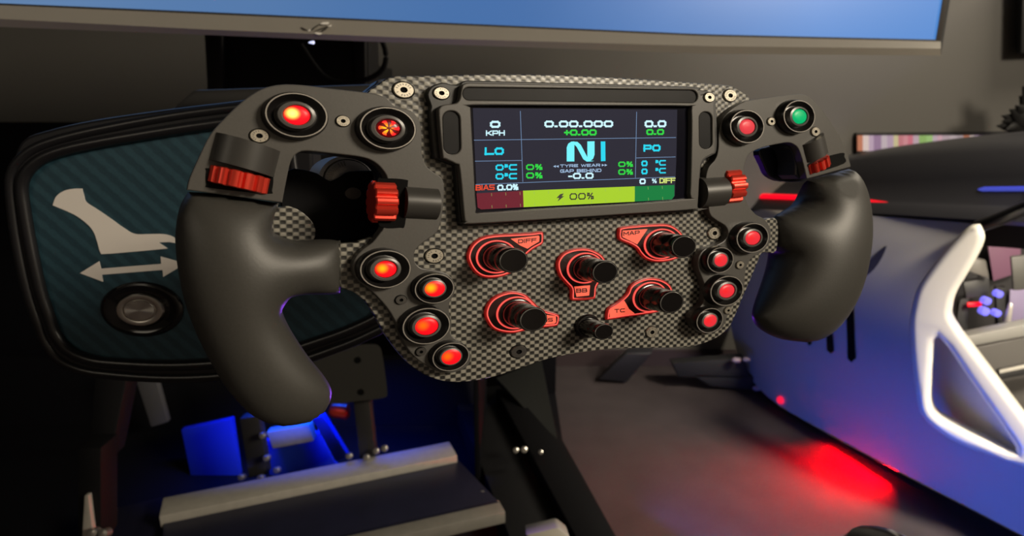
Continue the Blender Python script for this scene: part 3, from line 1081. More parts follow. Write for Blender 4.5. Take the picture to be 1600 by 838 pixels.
# strip of colourful shelf lights far behind the white rig
sh = empty('colourful_display', on_y(1425, 238, 2.46))
si = Matrix.Translation(-sh.location)
tag(sh, 'long low display of blurred colourful lights behind the white rig', 'display')
hexa('backing', [si @ on_y(x, y, 2.455) for x, y in [(1338, 208), (1620, 205), (1620, 250), (1338, 250)]], (0, 0.012, 0), RUBBLACK, sh)
cols = [(205, 130, 100), (235, 215, 210), (200, 175, 200), (160, 130, 165), (205, 190, 200), (190, 165, 190), (215, 205, 160), (205, 130, 140), (220, 150, 160), (215, 120, 140),
        (200, 175, 190), (150, 190, 110), (165, 205, 130), (200, 180, 195), (215, 175, 190), (190, 170, 180), (205, 190, 195), (190, 175, 180)]
xx = 1341.0
for i, c in enumerate(cols * 2):
    w_ = random.choice([7, 9, 11])
    cc = srgb(*c)
    hexa('light_cell', [si @ on_y(x, y, 2.445) for x, y in [(xx, 212), (xx + w_, 211.7), (xx + w_, 236), (xx, 236)]], (0, 0.008, 0),
         mat('cell_%d_%d_%d' % c, tuple(k * 0.3 for k in cc[:3]), 0.5, emit=cc, strength=0.55), sh)
    xx += w_ + 0.6
# black ragged leaves at the right edge
pt = empty('black_plant', on_y(1600, 206, 2.3))
pi_ = Matrix.Translation(-pt.location)
tag(pt, 'black spiky-leaved clump above the pale cowl at the right edge', 'plant')
LEAF = mat('leaf_black', (0.004, 0.004, 0.004), 0.7)
for i, (x1, y1) in enumerate([(1558, 197), (1566, 181), (1578, 171), (1588, 165), (1594, 150), (1599, 135), (1572, 203), (1612, 120), (1625, 140), (1566, 190)]):
    a_, b_ = pi_ @ on_y(1612 + i, 196 - i * 2, 2.3 - 0.012 * (i % 3)), pi_ @ on_y(x1, y1, 2.28 - 0.012 * (i % 4))
    m_ = a_.lerp(b_, 0.45)
    tube('leaf', [a_, m_, a_.lerp(b_, 0.8), b_], [0.025, 0.030, 0.014, 0.001], LEAF, pt, 8, ry=0.006, up=(0, 1, 0))
# edge of the next monitor
o = hexa('next_monitor', [on_y(x, y, 2.40) for x, y in [(1595, 84), (1720, 78), (1720, -60), (1599, -60)]], (0.02, 0.05, 0), RUBBLACK, None, 0.006)
tag(o, 'black edge of another monitor at the upper right corner', 'monitor')

# ------------------------------------------------------------------ the steering wheel
NW = (RGT * 0.52 - UPV * 0.13 - FWD).normalized()
WO = on_depth(810, 335, 0.36)
_a, _b = ray(700, 335), ray(920, 335)
_t = lambda r_: CAM + r_ * ((WO - CAM).dot(NW) / r_.dot(NW))
W = Frame(WO, _t(_b) - _t(_a), NW)
wheel = empty('steering_wheel', matrix=W.matrix())
tag(wheel, 'black formula style steering wheel with carbon plate, lit red buttons and display', 'steering wheel')


def WP(pts, w=0.0):
    return [W(x, y, w) for x, y in pts]


def Z1(p): return (260 + p[0] / 2.793, 100 + p[1] / 2.793)
def Z2(p): return (660 + p[0] / 3.104, 100 + p[1] / 3.104)
def Z3(p): return (1080 + p[0] / 3.81, 110 + p[1] / 3.81)
def Z8(p): return (720 + p[0] / 4.0, 340 + p[1] / 4.0)


HH = 0.006          # top of the button housings above the carbon plate
# carbon plate
plate_px = [(572, 150), (590, 132), (613, 120), (660, 118.6), (720, 117), (789, 116), (885, 117.7), (982, 122.5), (1079, 129), (1140, 134), (1153, 140), (1172, 154),
            (1180, 180), (1170, 230), (1150, 280), (1165, 325), (1190, 342), (1214, 344), (1213, 392), (1192, 395), (1184, 410), (1172, 439), (1160.6, 465), (1149, 493), (1138, 513), (1118, 529),
            (1089, 540), (1060, 543.5), (1020, 544), (960, 545.5), (904, 552), (854, 562), (814, 575.5), (767, 590.5), (727, 597), (694, 596), (664, 586), (637, 567), (617, 544), (600, 520),
            (588, 497), (573, 474), (553, 457), (532, 448), (526, 420), (526, 385), (560, 378), (600, 360), (632, 320), (640, 270), (625, 210), (600, 175)]
slab('carbon_plate', [catmull(WP(plate_px), 5)], -0.005, 0.0, 0.0006, CARBON, wheel)
rear_px = [(575, 148), (592, 128), (612, 119), (720, 117), (885, 117), (1079, 129), (1150, 139), (1172, 156), (1180, 230), (1160, 300), (1150, 450), (1080, 520), (900, 535), (740, 580), (660, 570), (620, 500), (600, 440), (640, 330), (640, 250), (600, 180)]
slab('rear_shell', [catmull(WP(rear_px), 4)], -0.022, -0.006, 0.002, mat('rear_shell', (0.05, 0.052, 0.06), 0.35), wheel)

# left housing
lh = [(292, 297), (296, 279), (310, 247), (328, 211), (349.5, 186), (378, 159), (408, 139.5), (439, 132), (475, 133), (511, 137.6), (575, 144.8), (597, 150), (608, 157), (616, 165.5), (632, 170), (645, 175),
      (655.6, 189.5), (659, 211), (659.5, 239.6), (665, 257.5), (677, 269), (689, 277), (694, 290), (693, 320), (688, 350), (681, 365), (662, 379), (649, 392), (648, 408), (657, 418.5), (674, 422), (697, 427), (709, 440), (710.5, 457),
      (703, 473), (702, 487), (706, 507), (704, 522), (717, 533), (732, 547), (736, 562), (727, 575.5), (707, 583), (687, 581.5), (670, 574), (647, 557), (630, 534), (620, 507), (607, 484), (588, 462), (573, 450), (557, 437), (551.5, 420),
      (555, 404), (567, 390), (582, 379), (594, 364), (599, 356), (605, 330), (608, 300), (606, 281), (600, 268), (586, 254), (564, 245.5), (511, 239), (478, 236), (465, 239.5), (457, 247.5), (452, 261), (446, 290), (441, 317)]
lho = catmull(WP(lh, HH), 4, sharp=(0, len(lh) - 1))
slab('button_housing', [lho], -0.003, HH, 0.0005, SATIN, wheel)
# deep back case of the left wing
lb = lh[:10] + [(575, 150), (600, 180), (606, 281), (600, 268), (586, 254), (564, 245.5), (511, 239), (478, 236), (465, 239.5), (457, 247.5), (452, 261), (446, 290), (441, 317)]
slab('wing_case', [catmull(WP(lb, HH), 3, sharp=(0, len(lb) - 1))], -0.016, -0.003, 0.001, mat('wing_case', (0.03, 0.033, 0.045), 0.3), wheel)
# right housing
rh = [(1134, 179.6), (1145.6, 169), (1161, 160), (1172, 156.5), (1211, 150.7), (1243, 147), (1260, 149), (1270, 156.5), (1290, 178), (1308, 206), (1321.5, 233), (1329, 257), (1329, 261), (1261, 279.5), (1254.5, 252), (1248, 233), (1240, 225.5), (1229.6, 223),
      (1206, 227), (1185, 233), (1171, 241), (1165, 252), (1162, 270), (1163, 300), (1169, 320), (1181, 335), (1195, 343), (1204, 358), (1203, 378), (1191, 394), (1174, 404), (1165, 424), (1163, 448), (1157, 467), (1145, 478), (1137, 494), (1129, 512),
      (1111, 521.5), (1092, 517), (1082, 507), (1080, 494), (1091, 483), (1100, 472), (1102.5, 453), (1098, 436), (1091, 418), (1092, 402), (1101, 390), (1118, 384), (1132, 376), (1138, 364), (1133.4, 353), (1118, 343), (1109, 333), (1106, 306), (1103, 283), (1107, 263),
      (1118, 249), (1122.5, 233), (1123.5, 210), (1128.6, 188)]
slab('button_housing', [catmull(WP(rh, HH), 4, sharp=(12, 13))], 0.0, HH, 0.0005, SATIN, wheel)
rb = rh[2:18] + [(1206, 227), (1171, 241), (1150, 240), (1150, 180)]
slab('wing_case', [catmull(WP(rb, HH), 3)], -0.016, 0.0, 0.001, MATS['wing_case'], wheel)

# display bezel
zb = [(25, 150), (45, 110), (95, 90), (140, 98), (180, 100), (205, 82), (300, 82), (760, 94), (1310, 110), (1345, 125), (1385, 132), (1420, 150), (1425, 210), (1430, 300), (1428, 420), (1405, 445), (1368, 468), (1350, 520), (1340, 690), (1322, 712),
      (1000, 735), (600, 762), (235, 787), (195, 778), (178, 740), (160, 515), (145, 490), (75, 462), (55, 440), (38, 250), (42, 205)]
slab('bezel_base', [catmull(WP([Z2(p) for p in zb], 0.005), 3)], 0.0, 0.005, 0.0006, mat('bezel_base', (0.012, 0.012, 0.012), 0.4), wheel)
zt = [(85, 212), (110, 196), (163, 190), (183, 165), (190, 120), (212, 92), (320, 92), (760, 102), (1308, 117), (1338, 130), (1352, 150), (1390, 140), (1412, 160), (1415, 225), (1420, 415), (1400, 440), (1364, 463), (1347, 515), (1336, 690), (1316, 706),
      (1000, 728), (600, 755), (235, 776), (212, 765), (203, 735), (182, 512), (165, 486), (112, 460), (98, 440), (80, 250)]
BZ = 0.0098


def rrect(x0, y0, x1, y1, r, skew=(0, 0), n=5):
    pts = []
    for cx, cy, a in ((x1 - r, y0 + r, -90), (x1 - r, y1 - r, 0), (x0 + r, y1 - r, 90), (x0 + r, y0 + r, 180)):
        for k in range(n + 1):
            t = math.radians(a + 90 * k / n)
            x, y = cx + r * math.cos(t), cy + r * math.sin(t)
            pts.append((x + skew[1] * (y - y0), y + skew[0] * (x - x0)))
    return pts


win = [(250, 200), (600, 201), (1000, 203), (1285, 205), (1306, 225), (1306, 420), (1300, 630), (1285, 655), (1000, 680), (600, 702), (285, 722), (262, 705), (248, 460), (236, 240), (236, 212)]
top_slot = rrect(196, 113, 1336, 175, 30, skew=(0.012, 0))
lslot = rrect(98, 228, 182, 438, 38, skew=(0, 0.03))
rslot = rrect(1342, 232, 1406, 412, 31, skew=(0, 0.01))
slab('display_bezel', [catmull(WP([Z2(p) for p in zt], BZ), 3), catmull(WP([Z2(p) for p in win], BZ), 3), WP([Z2(p) for p in top_slot], BZ), WP([Z2(p) for p in lslot], BZ), WP([Z2(p) for p in rslot], BZ)],
     0.005, BZ, 0.0006, SATIN, wheel)
LENS = mat('tinted_lens', (0.012, 0.012, 0.013), 0.4, noise=0.5, nscale=60, spec=0.12)
for s_ in (top_slot, lslot, rslot):
    slab('light_bar_lens', [WP([Z2(p) for p in s_], BZ - 0.001)], 0.005, BZ - 0.0012, 0.0002, LENS, wheel)

# screen glass and its readouts
SW = 0.0066
SCREEN = mat('display_glass', (0.012, 0.012, 0.018), 0.12, emit=srgb(44, 43, 54), strength=0.85, spec=0.15)
zg = [(226, 192), (700, 194), (1318, 196), (1312, 668), (700, 706), (276, 732), (252, 728)]
glass = slab('display_screen', [WP([Z2(p) for p in zg], SW)], 0.005, SW - 0.0003, 0.0, mat('display_border', (0.006, 0.006, 0.012), 0.12), wheel)
lit = [(245, 214), (1236, 222), (1232, 450), (1224, 640), (1210, 659), (700, 686), (285, 706), (268, 695), (256, 460)]
slab('lit_area', [WP([Z2(p) for p in lit], SW)], SW - 0.0003, SW, 0.0, SCREEN, glass)

GLY = {
    '0': [[(0.2, 0), (0.8, 0), (1, .25), (1, .75), (.8, 1), (.2, 1), (0, .75), (0, .25), (.2, 0), (.5, 0)]],
    'C': [[(1, 0), (.2, 0), (0, .25), (0, .75), (.2, 1), (1, 1)]],
    'G': [[(1, 1), (.2, 1), (0, .75), (0, .25), (.2, 0), (1, 0), (1, .5), (.55, .5)]],
    'S': [[(0, 0), (.9, 0), (1, .12), (1, .4), (.9, .5), (.1, .5), (0, .6), (0, .88), (.1, 1), (1, 1)]],
    'K': [[(0, 0), (0, 1)], [(0, .5), (.3, .5), (1, 1)], [(.3, .5), (1, 0)]],
    'P': [[(0, 0), (0, 1), (.85, 1), (1, .88), (1, .5), (.85, .38), (0, .38)]],
    'H': [[(0, 0), (0, 1)], [(1, 0), (1, 1)], [(0, .5), (1, .5)]],
    'L': [[(0, 1), (0, 0), (1, 0)]],
    'I': [[(0, 0), (0, 1)]],
    'T': [[(0, 1), (1, 1)], [(.5, 1), (.5, 0)]],
    'Y': [[(0, 1), (.5, .5), (1, 1)], [(.5, .5), (.5, 0)]],
    'R': [[(0, 0), (0, 1), (.85, 1), (1, .88), (1, .55), (.85, .42), (0, .42)], [(.5, .42), (1, 0)]],
    'E': [[(1, 1), (0, 1), (0, 0), (1, 0)], [(0, .5), (.9, .5)]],
    'W': [[(0, 1), (.22, 0), (.5, .9), (.78, 0), (1, 1)]],
    'A': [[(0, 0), (.42, 1), (.58, 1), (1, 0)], [(.2, .32), (.8, .32)]],
    'B': [[(0, 0), (0, 1), (.85, 1), (.95, .88), (.95, .6), (.85, .5), (0, .5)], [(.85, .5), (1, .4), (1, .12), (.85, 0), (0, 0)]],
    'N': [[(0, 0), (0, 1), (.25, 1), (.75, 0), (1, 0), (1, 1)]],
    'D': [[(0, 0), (0, 1), (.8, 1), (1, .75), (1, .25), (.8, 0), (0, 0)]],
    'F': [[(0, 0), (0, 1), (1, 1)], [(0, .5), (.9, .5)]],
    'M': [[(0, 0), (0, 1), (.5, .35), (1, 1), (1, 0)]],
    '%': [[(.05, .6), (.05, 1), (.3, 1), (.3, .6), (.05, .6)], [(.7, 0), (.7, .4), (.95, .4), (.95, 0), (.7, 0)], [(.2, 0), (.8, 1)]],
    '+': [[(0, .5), (1, .5)], [(.5, .15), (.5, .85)]],
    '-': [[(0, .42), (1, .42)]],
    '.': [[(0, 0.02), (0.6, 0.02)]],
    '*': [[(0.1, .65), (0.1, 1), (.9, 1), (.9, .65), (0.1, .65)]],
    ' ': [],
}
WID = {'I': 0.06, '.': 0.22, '+': 0.62, '-': 0.35, '*': 0.32, ' ': 0.35, '%': 0.95, 'M': 1.15, 'W': 1.35}
CLS = {}


def text_mesh(name, fields, mapper, w, material, parent, thick=0.2):
    """fields: (text, x0, y0, x1, y1, height[, thick]) baseline ends in tracing pixels; one object each."""
    if len(fields) > 1:
        return [text_mesh(name, [f_], mapper, w, material, parent, thick) for f_ in fields]
    V, F = [], []
    for fd in fields:
        s_, x0, y0, x1, y1, h = fd[:6]
        th = (fd[6] if len(fd) > 6 else thick) * h
        gap = (0.36 if len(fd) < 8 else fd[7])
        tot = sum(WID.get(c, 1) for c in s_) + gap * (len(s_) - 1)
        cur = 0.0
        L = math.hypot(x1 - x0, y1 - y0)
        sc_ = (L - th) / tot
        dx, dy = (x1 - x0) / L, (y1 - y0) / L

        def pp(x, y):
            return (x0 + dx * (x * sc_ + th / 2), y0 + dy * (x * sc_ + th / 2) - th / 2 - y * (h - th))
        for ch in s_:
            wd = WID.get(ch, 1)
            for st_ in GLY[ch]:
                q = [pp(cur + a * wd, b) for a, b in st_]
                for i, ((ax, ay), (bx, by)) in enumerate(zip(q, q[1:])):
                    l = math.hypot(bx - ax, by - ay)
                    if l < 1e-6:
                        continue
                    tx, ty = (bx - ax) / l * th / 2, (by - ay) / l * th / 2
                    ex = 0.45
                    if abs(tx) < 0.02 * th or abs(ty) < 0.02 * th:
                        ex = 0.62 if (i in (0, len(q) - 2)) else 0.45
                    o0 = len(V)
                    for (cx, cy, s1, s2) in ((ax, ay, -1, 1), (ax, ay, -1, -1), (bx, by, 1, -1), (bx, by, 1, 1)):
                        V.append((*W(*mapper((cx + s1 * tx * 2 * ex - s2 * ty, cy + s1 * ty * 2 * ex + s2 * tx)), w), w))
                    F.append((o0, o0 + 1, o0 + 2, o0 + 3))
            cur += wd + gap
    o_ = obj(name, V, F, material, parent, 0, recalc=False)
    fix_up(o_)
    return o_


def fix_up(o_):
    me = o_.data
    bm = bmesh.new()
    bm.from_mesh(me)
    for f in bm.faces:
        f.normal_update()
        if f.normal.z < 0:
            f.normal_flip()
    bm.to_mesh(me)
    bm.free()


def polys(name, plist, mapper, w, material, parent):
    V, F = [], []
    for p in plist:
        o0 = len(V)
        V += [(*W(*mapper(q), w), w) for q in p]
        F.append(tuple(range(o0, o0 + len(p))))
    o_ = obj(name, V, F, material, parent, 0, recalc=False)
    fix_up(o_)
    return o_


def glow(name, rgb, s=1.0):
    c = srgb(*rgb)
    return mat(name, tuple(k * 0.02 for k in c[:3]), 0.5, emit=c, strength=s, spec=0.05)


G_WHITE, G_CYAN, G_GREEN = glow('lcd_white', (205, 245, 255), 1.0), glow('lcd_cyan', (40, 215, 240), 1.0), glow('lcd_green', (50, 215, 70), 1.0)
TW = SW + 0.00012
text_mesh('white_readout', [('0', 328, 310, 378, 310, 34, .3), ('KPH', 308, 348, 400, 347, 25, .24), ('0.00.000', 592, 308, 925, 307, 33, .28), ('0.0', 1078, 308, 1183, 307, 34, .28),
                            ('-0.0', 708, 559, 830, 557, 30, .26), ('0', 1053, 584, 1083, 583, 27, .27), ('%', 1113, 579, 1137, 578, 22, .18), ('0.0%', 363, 615, 466, 611, 29, .26)], Z2, TW, G_WHITE, glass)
text_mesh('cyan_readout', [('L0', 302, 442, 395, 441, 36, .27), ('P0', 1072, 425, 1155, 424, 33, .27), ('0*C', 355, 518, 458, 516, 30, .25), ('0*C', 355, 561, 458, 559, 30, .25),
                           ('0', 1062, 497, 1092, 496, 28, .27), ('*C', 1130, 494, 1180, 493, 27, .24), ('0', 1062, 536, 1092, 535, 28, .27), ('*C', 1130, 532, 1180, 531, 27, .24)], Z2, TW, G_CYAN, glass)
text_mesh('green_readout', [('+0.00', 688, 348, 845, 347, 30, .27), ('0.0', 1086, 345, 1172, 344, 29, .27), ('0%', 503, 515, 583, 514, 28, .24), ('0%', 503, 556, 583, 555, 29, .24),
                            ('0%', 950, 500, 1022, 499, 26, .24), ('0%', 950, 538, 1022, 537, 27, .24)], Z2, TW, G_GREEN, glass)
text_mesh('pale_caption', [('TYRE WEAR', 668, 502, 862, 498, 14, .22), ('GAP BEHIND', 668, 528, 868, 524, 16, .22)], Z2, TW, glow('lcd_pale', (170, 200, 235), .9), glass)
polys('caption_arrows', [[(634, 497), (647, 491), (647, 503)], [(648, 497), (661, 491), (661, 503)], [(870, 485), (883, 491), (870, 497)], [(884, 485), (897, 491), (884, 497)]], Z2, TW, MATS['lcd_pale'], glass)
text_mesh('red_caption', [('BIAS', 258, 614, 350, 611, 26, .2)], Z2, TW, glow('lcd_red', (240, 80, 50), .95), glass)
text_mesh('yellow_caption', [('DIFF', 1150, 579, 1227, 577, 25, .2)], Z2, TW, glow('lcd_yellow', (225, 240, 130), .95), glass)
# gear letter N and the bar beside it
polys('gear_letter', [[(700, 473), (700, 405), (707, 387), (722, 377), (737, 376), (737, 473)],
                      [(722, 377), (752, 378), (768, 392), (800, 452), (812, 470), (835, 470), (820, 473), (797, 474), (780, 462), (748, 402), (737, 392)],
                      [(800, 376), (835, 375), (835, 440), (828, 460), (812, 472), (800, 458)]], Z2, TW, glow('lcd_aqua', (120, 245, 255), 1.0), glass)
polys('gear_bar', [[(865, 376), (887, 376), (888, 471), (866, 472)]], Z2, TW, G_CYAN, glass)


def pl_line(x0, y0, x1, y1, t=2.6):
    l = math.hypot(x1 - x0, y1 - y0)
    nx_, ny_ = -(y1 - y0) / l * t / 2, (x1 - x0) / l * t / 2
    return [(x0 + nx_, y0 + ny_), (x1 + nx_, y1 + ny_), (x1 - nx_, y1 - ny_), (x0 - nx_, y0 - ny_)]


polys('grid_lines', [pl_line(475, 228, 487, 572), pl_line(1039, 232, 1033, 552), pl_line(250, 370, 1230, 357), pl_line(255, 472, 482, 468), pl_line(1037, 456, 1228, 451), pl_line(258, 585, 1225, 548)],
      Z2, TW - 0.00004, glow('lcd_line', (120, 150, 190), .9), glass)
polys('red_band', [[(262, 628), (488, 615), (491, 695), (285, 706), (268, 697)]], Z2, TW - 0.00004, glow('band_red', (118, 40, 52), .85), glass)
polys('lime_band', [[(488, 615), (1030, 594), (1030, 668), (491, 695)]], Z2, TW - 0.00004, glow('band_lime', (172, 212, 48), .95), glass)
polys('green_band', [[(1030, 594), (1222, 587), (1222, 640), (1210, 657), (1030, 668)]], Z2, TW - 0.00004, glow('band_green', (24, 130, 66), .9), glass)
ticks = []
for k in range(13):
    x = 335 + k * 69
    y0 = 628 - (x - 262) * 0.0415
    y1 = 707 - (x - 262) * 0.048
    ticks.append(pl_line(x, y0 + 2, x + 1, y0 + 16, 1.6))
    ticks.append(pl_line(x + 2, y1 - 18, x + 3, y1 - 4, 1.6))
polys('band_ticks', ticks, Z2, TW - 0.00001, glow('band_tick', (190, 225, 120), .6), glass)
INK = mat('lcd_ink', (0.004, 0.005, 0.002), 0.5)
text_mesh('charge_readout', [('00%', 714, 660, 832, 656, 32, .18)], Z2, TW + 0.00003, INK, glass)
polys('bolt_symbol', [[(668, 632), (686, 628), (676, 642), (688, 641), (655, 668), (664, 650), (650, 651)]], Z2, TW + 0.00003, INK, glass)


# screws ------------------------------------------------------------
def screw(x, y, wd, ht, h, material=STEEL, parent=wheel):
    c = W(x, y, h)
    sx_ = (W(x + wd / 2, y, h)[0] - W(x - wd / 2, y, h)[0]) / 2
    sy_ = (W(x, y - ht / 2, h)[1] - W(x, y + ht / 2, h)[1]) / 2
    o_ = lathe('screw', [(1.14, -0.0002, 1), (1.12, 0.0001, 1), (1.02, 0.0001, 1), (1.0, 0.0007), (0.92, 0.0012), (0.36, 0.0012), (0.34, 0.0010, 1), (0.32, 0.0002, 1), (0.0, 0.0002, 1)],
               (0, 0), sx_, sy_, [material, HOLE], parent, 24)
    o_.location = (c[0], c[1], h)
    # engraved strength marks round the head
    V, F = [], []
    for k in (0, 1, 2, 3, 5, 7, 8, 9, 10, 13, 14, 15):
        a = 2 * math.pi * k / 16 + x
        u0 = len(V)
        for rr, da in ((0.58, -.07), (0.80, -.05), (0.80, .05), (0.58, .07)):
            V.append((rr * sx_ * math.cos(a + da), rr * sy_ * math.sin(a + da), 0.00128))
        F.append((u0, u0 + 1, u0 + 2, u0 + 3))
    m_ = obj('engraving', V, F, DARKSTEEL, o_, 0, recalc=False)
    fix_up(m_)
    return o_


for a in [(630, 141, 33, 25, 0.0), (1139.5, 149.6, 20, 19, 0.0), (678, 400, 29, 22, 0.0), (1115, 364.4, 20, 19, 0.0), (1017.5, 519, 18, 17, 0.0)]:
    screw(*a)
screw(809.7, 549.5, 25, 19, 0.0, DARKSTEEL)
screw(689, 146, 25, 19, 0.005)
screw(1107, 152.5, 16, 15, BZ)
for a in [(405, 212.6, 30, 21, HH), (535.5, 189.5, 22, 17, HH), (1204, 190, 12.5, 12.5, HH), (1272.7, 206, 13.5, 14, HH)]:
    screw(*a)
for a in [(626, 468.6, 18, 14, HH), (657, 549.5, 16, 13, HH)]:
    screw(*a, DARKSTEEL)
for a in [(1155, 414, 12, 12, HH), (1136.3, 485, 11.5, 11, HH)]:
    screw(*a)

# push buttons ------------------------------------------------------
RED, HOT = (1.0, 0.004, 0.010), (1.0, 0.42, 0.0)
CUP = mat('cup_black', (0.010, 0.009, 0.009), 0.3)
COLLAR = mat('collar_grey', (0.10, 0.095, 0.09), 0.32)


def push_button(x, y, wd, ht, lampspec, tall=0.0055, kind=None, capr=0.42):
    h0, h1 = HH, HH + tall
    c = W(x, y, h1)
    sx_ = (W(x + wd / 2, y, h1)[0] - W(x - wd / 2, y, h1)[0]) / 2
    sy_ = (W(x, y - ht / 2, h1)[1] - W(x, y + ht / 2, h1)[1]) / 2
    t = tall
    o_ = lathe('push_button', [(1.10, 0.0), (1.09, t * .35), (1.04, t * .85), (1.01, t * 0.95), (1.0, t, 1), (0.955, t, 1), (0.93, t * .93), (0.80, t * .35), (0.70, t * .22), (0.64, t * .25),
                               (0.635, t * .8, 2), (0.61, t * 1.0, 2), (0.50, t * 1.06, 2), (capr + .035, t * 1.0, 2), (capr + .01, t * .85, 0)], (0, 0), sx_, sy_, [CUP, LIP, COLLAR], wheel, 48)
    o_.location = (c[0], c[1], h0)
    r = min(sx_, sy_) * capr
    name, edge, core, es, cs = lampspec
    key = name + '_%d' % round(wd)
    m_ = MATS.get(key) or led_cap(key, edge, core, es, cs, (-0.36 * sx_ * capr, 0.14 * sy_ * capr), sx_ * capr * 0.72)
    if kind == 'fan':
        m_ = mat('fan_back', (0.05, 0.0, 0.002), 0.3, emit=(1.0, 0.0, 0.008), strength=0.10)
    cp = lathe('button_cap', [(capr + .005, t * .8), (capr, t * .98), (capr * .9, t * 1.06), (capr * .55, t * 1.12), (0.0, t * 1.14)], (0, 0), sx_, sy_, m_, o_, 40)
    if kind == 'fan':
        V, F = [], []
        for k in range(6):
            a = 2 * math.pi * k / 6
            u0 = len(V)
            for rr, da in ((0.06, 0), (0.24, -0.30), (0.36, -0.24), (0.385, 0.0), (0.37, 0.28), (0.27, 0.18), (0.12, 0.35)):
                V.append((rr * sx_ * math.cos(a + da), rr * sy_ * math.sin(a + da), t * 1.16))
            F.append(tuple(range(u0, u0 + 7)))
        fm = led_cap('fan_lamp', RED, HOT, 1.4, 1.8, (-0.2 * sx_ * capr, -0.1 * sy_ * capr), sx_ * capr * 0.8)
        f_ = obj('fan_symbol', V, F, fm, o_, 0, recalc=False)
        fix_up(f_)
    return o_


L_BRIGHT = ('cap_bright', RED, (1.0, 0.62, 0.10), 1.6, 3.2)
L_ORANGE = ('cap_orange', RED, (1.0, 0.40, 0.0), 1.15, 1.4)
L_ORANGE2 = ('cap_orange_soft', RED, (1.0, 0.13, 0.0), 1.05, 1.2)
L_SOFT = ('cap_soft', (1.0, 0.035, 0.05), (1.0, 0.015, 0.02), 0.72, 0.85)
L_PINK = ('cap_pink', (0.85, 0.055, 0.07), (0.85, 0.05, 0.065), 0.8, 0.9)
L_GREEN = ('cap_green', (0.0, 0.50, 0.16), (0.0, 0.55, 0.18), 0.8, 0.9)
push_button(464, 180, 97, 69, L_BRIGHT, 0.0055)
push_button(607, 200.5, 87, 65, L_ORANGE, 0.0055, 'fan')['label'] = 'round button with red fan symbol'
push_button(603, 421, 79, 59, L_ORANGE)
push_button(679.3, 451.4, 61, 46, L_ORANGE, 0.0045, None, 0.60 * 0.95)
push_button(667, 510, 74, 56, L_ORANGE2, 0.0055, None, 0.48)
push_button(705, 558, 57, 43.5, L_ORANGE2, 0.0045, None, 0.58)
push_button(1168, 198, 53, 51.5, L_PINK, 0.006, None, 0.44)
push_button(1249.6, 182, 49, 50, L_GREEN, 0.006, None, 0.45)['label'] = 'round button with green lit cap'
push_button(1176.6, 372, 49.5, 45.8, L_SOFT, 0.006, None, 0.46)
push_button(1126, 406.7, 40.5, 39.5, L_SOFT, 0.005, None, 0.53)
push_button(1136.3, 454.8, 50.5, 46, L_SOFT, 0.006, None, 0.45)
push_button(1109.4, 501.2, 40.5, 38, L_SOFT, 0.005, None, 0.53)

# rotary knobs ------------------------------------------------------
RIM_G = mat('plate_rim', (0.22, 0.012, 0.01), 0.3, emit=(1.0, 0.02, 0.015), strength=0.12)
LINE_G = mat('plate_line', (0.4, 0.05, 0.04), 0.4, emit=(1.0, 0.10, 0.08), strength=0.95)
TAB_G = mat('plate_tab', (0.4, 0.06, 0.04), 0.4, emit=(1.0, 0.13, 0.07), strength=0.85)
PLATE_D = mat('plate_dark_red', (0.02, 0.004, 0.004), 0.3)
KNOB = mat('knob_black', (0.007, 0.006, 0.006), 0.16)
TIPF = mat('knob_tip', (0.012, 0.012, 0.012), 0.5)


def shrink(pts, c, k):
    return [(c[0] + (p[0] - c[0]) * k, c[1] + (p[1] - c[1]) * k) for p in pts]


def inset(loop, d):
    n = len(loop)
    area = sum(loop[i][0] * loop[(i + 1) % n][1] - loop[(i + 1) % n][0] * loop[i][1] for i in range(n))
    s_ = 1 if area > 0 else -1
    out = []
    for i in range(n):
        a, b = loop[i - 1], loop[(i + 1) % n]
        tx, ty = b[0] - a[0], b[1] - a[1]
        l = math.hypot(tx, ty) or 1
        out.append((loop[i][0] - ty / l * d * s_, loop[i][1] + tx / l * d * s_))
    return out


def knob_plate(px, sharp, tab, text, fields):
    H = 0.0022
    lp = catmull(WP([Z8(p) for p in px], H), 4, sharp=sharp)
    o_ = slab('knob_plate', [lp], 0.0, H, 0.0005, RIM_G, wheel)
    slab('plate_line', [inset(lp, 0.0009), inset(lp, 0.0016)], H - 0.0002, H + 0.0002, 0, LINE_G, o_)
    slab('plate_face', [inset(lp, 0.0016)], H - 0.0002, H + 0.00015, 0, PLATE_D, o_)
    slab('label_tab', [WP([Z8(p) for p in tab], H)], H, H + 0.0004, 0, TAB_G, o_)
    text_mesh('label_text', fields, Z8, H + 0.0005, mat('label_ink', (0.03, 0.0, 0.0), 0.5), o_, 0.23)
    return o_


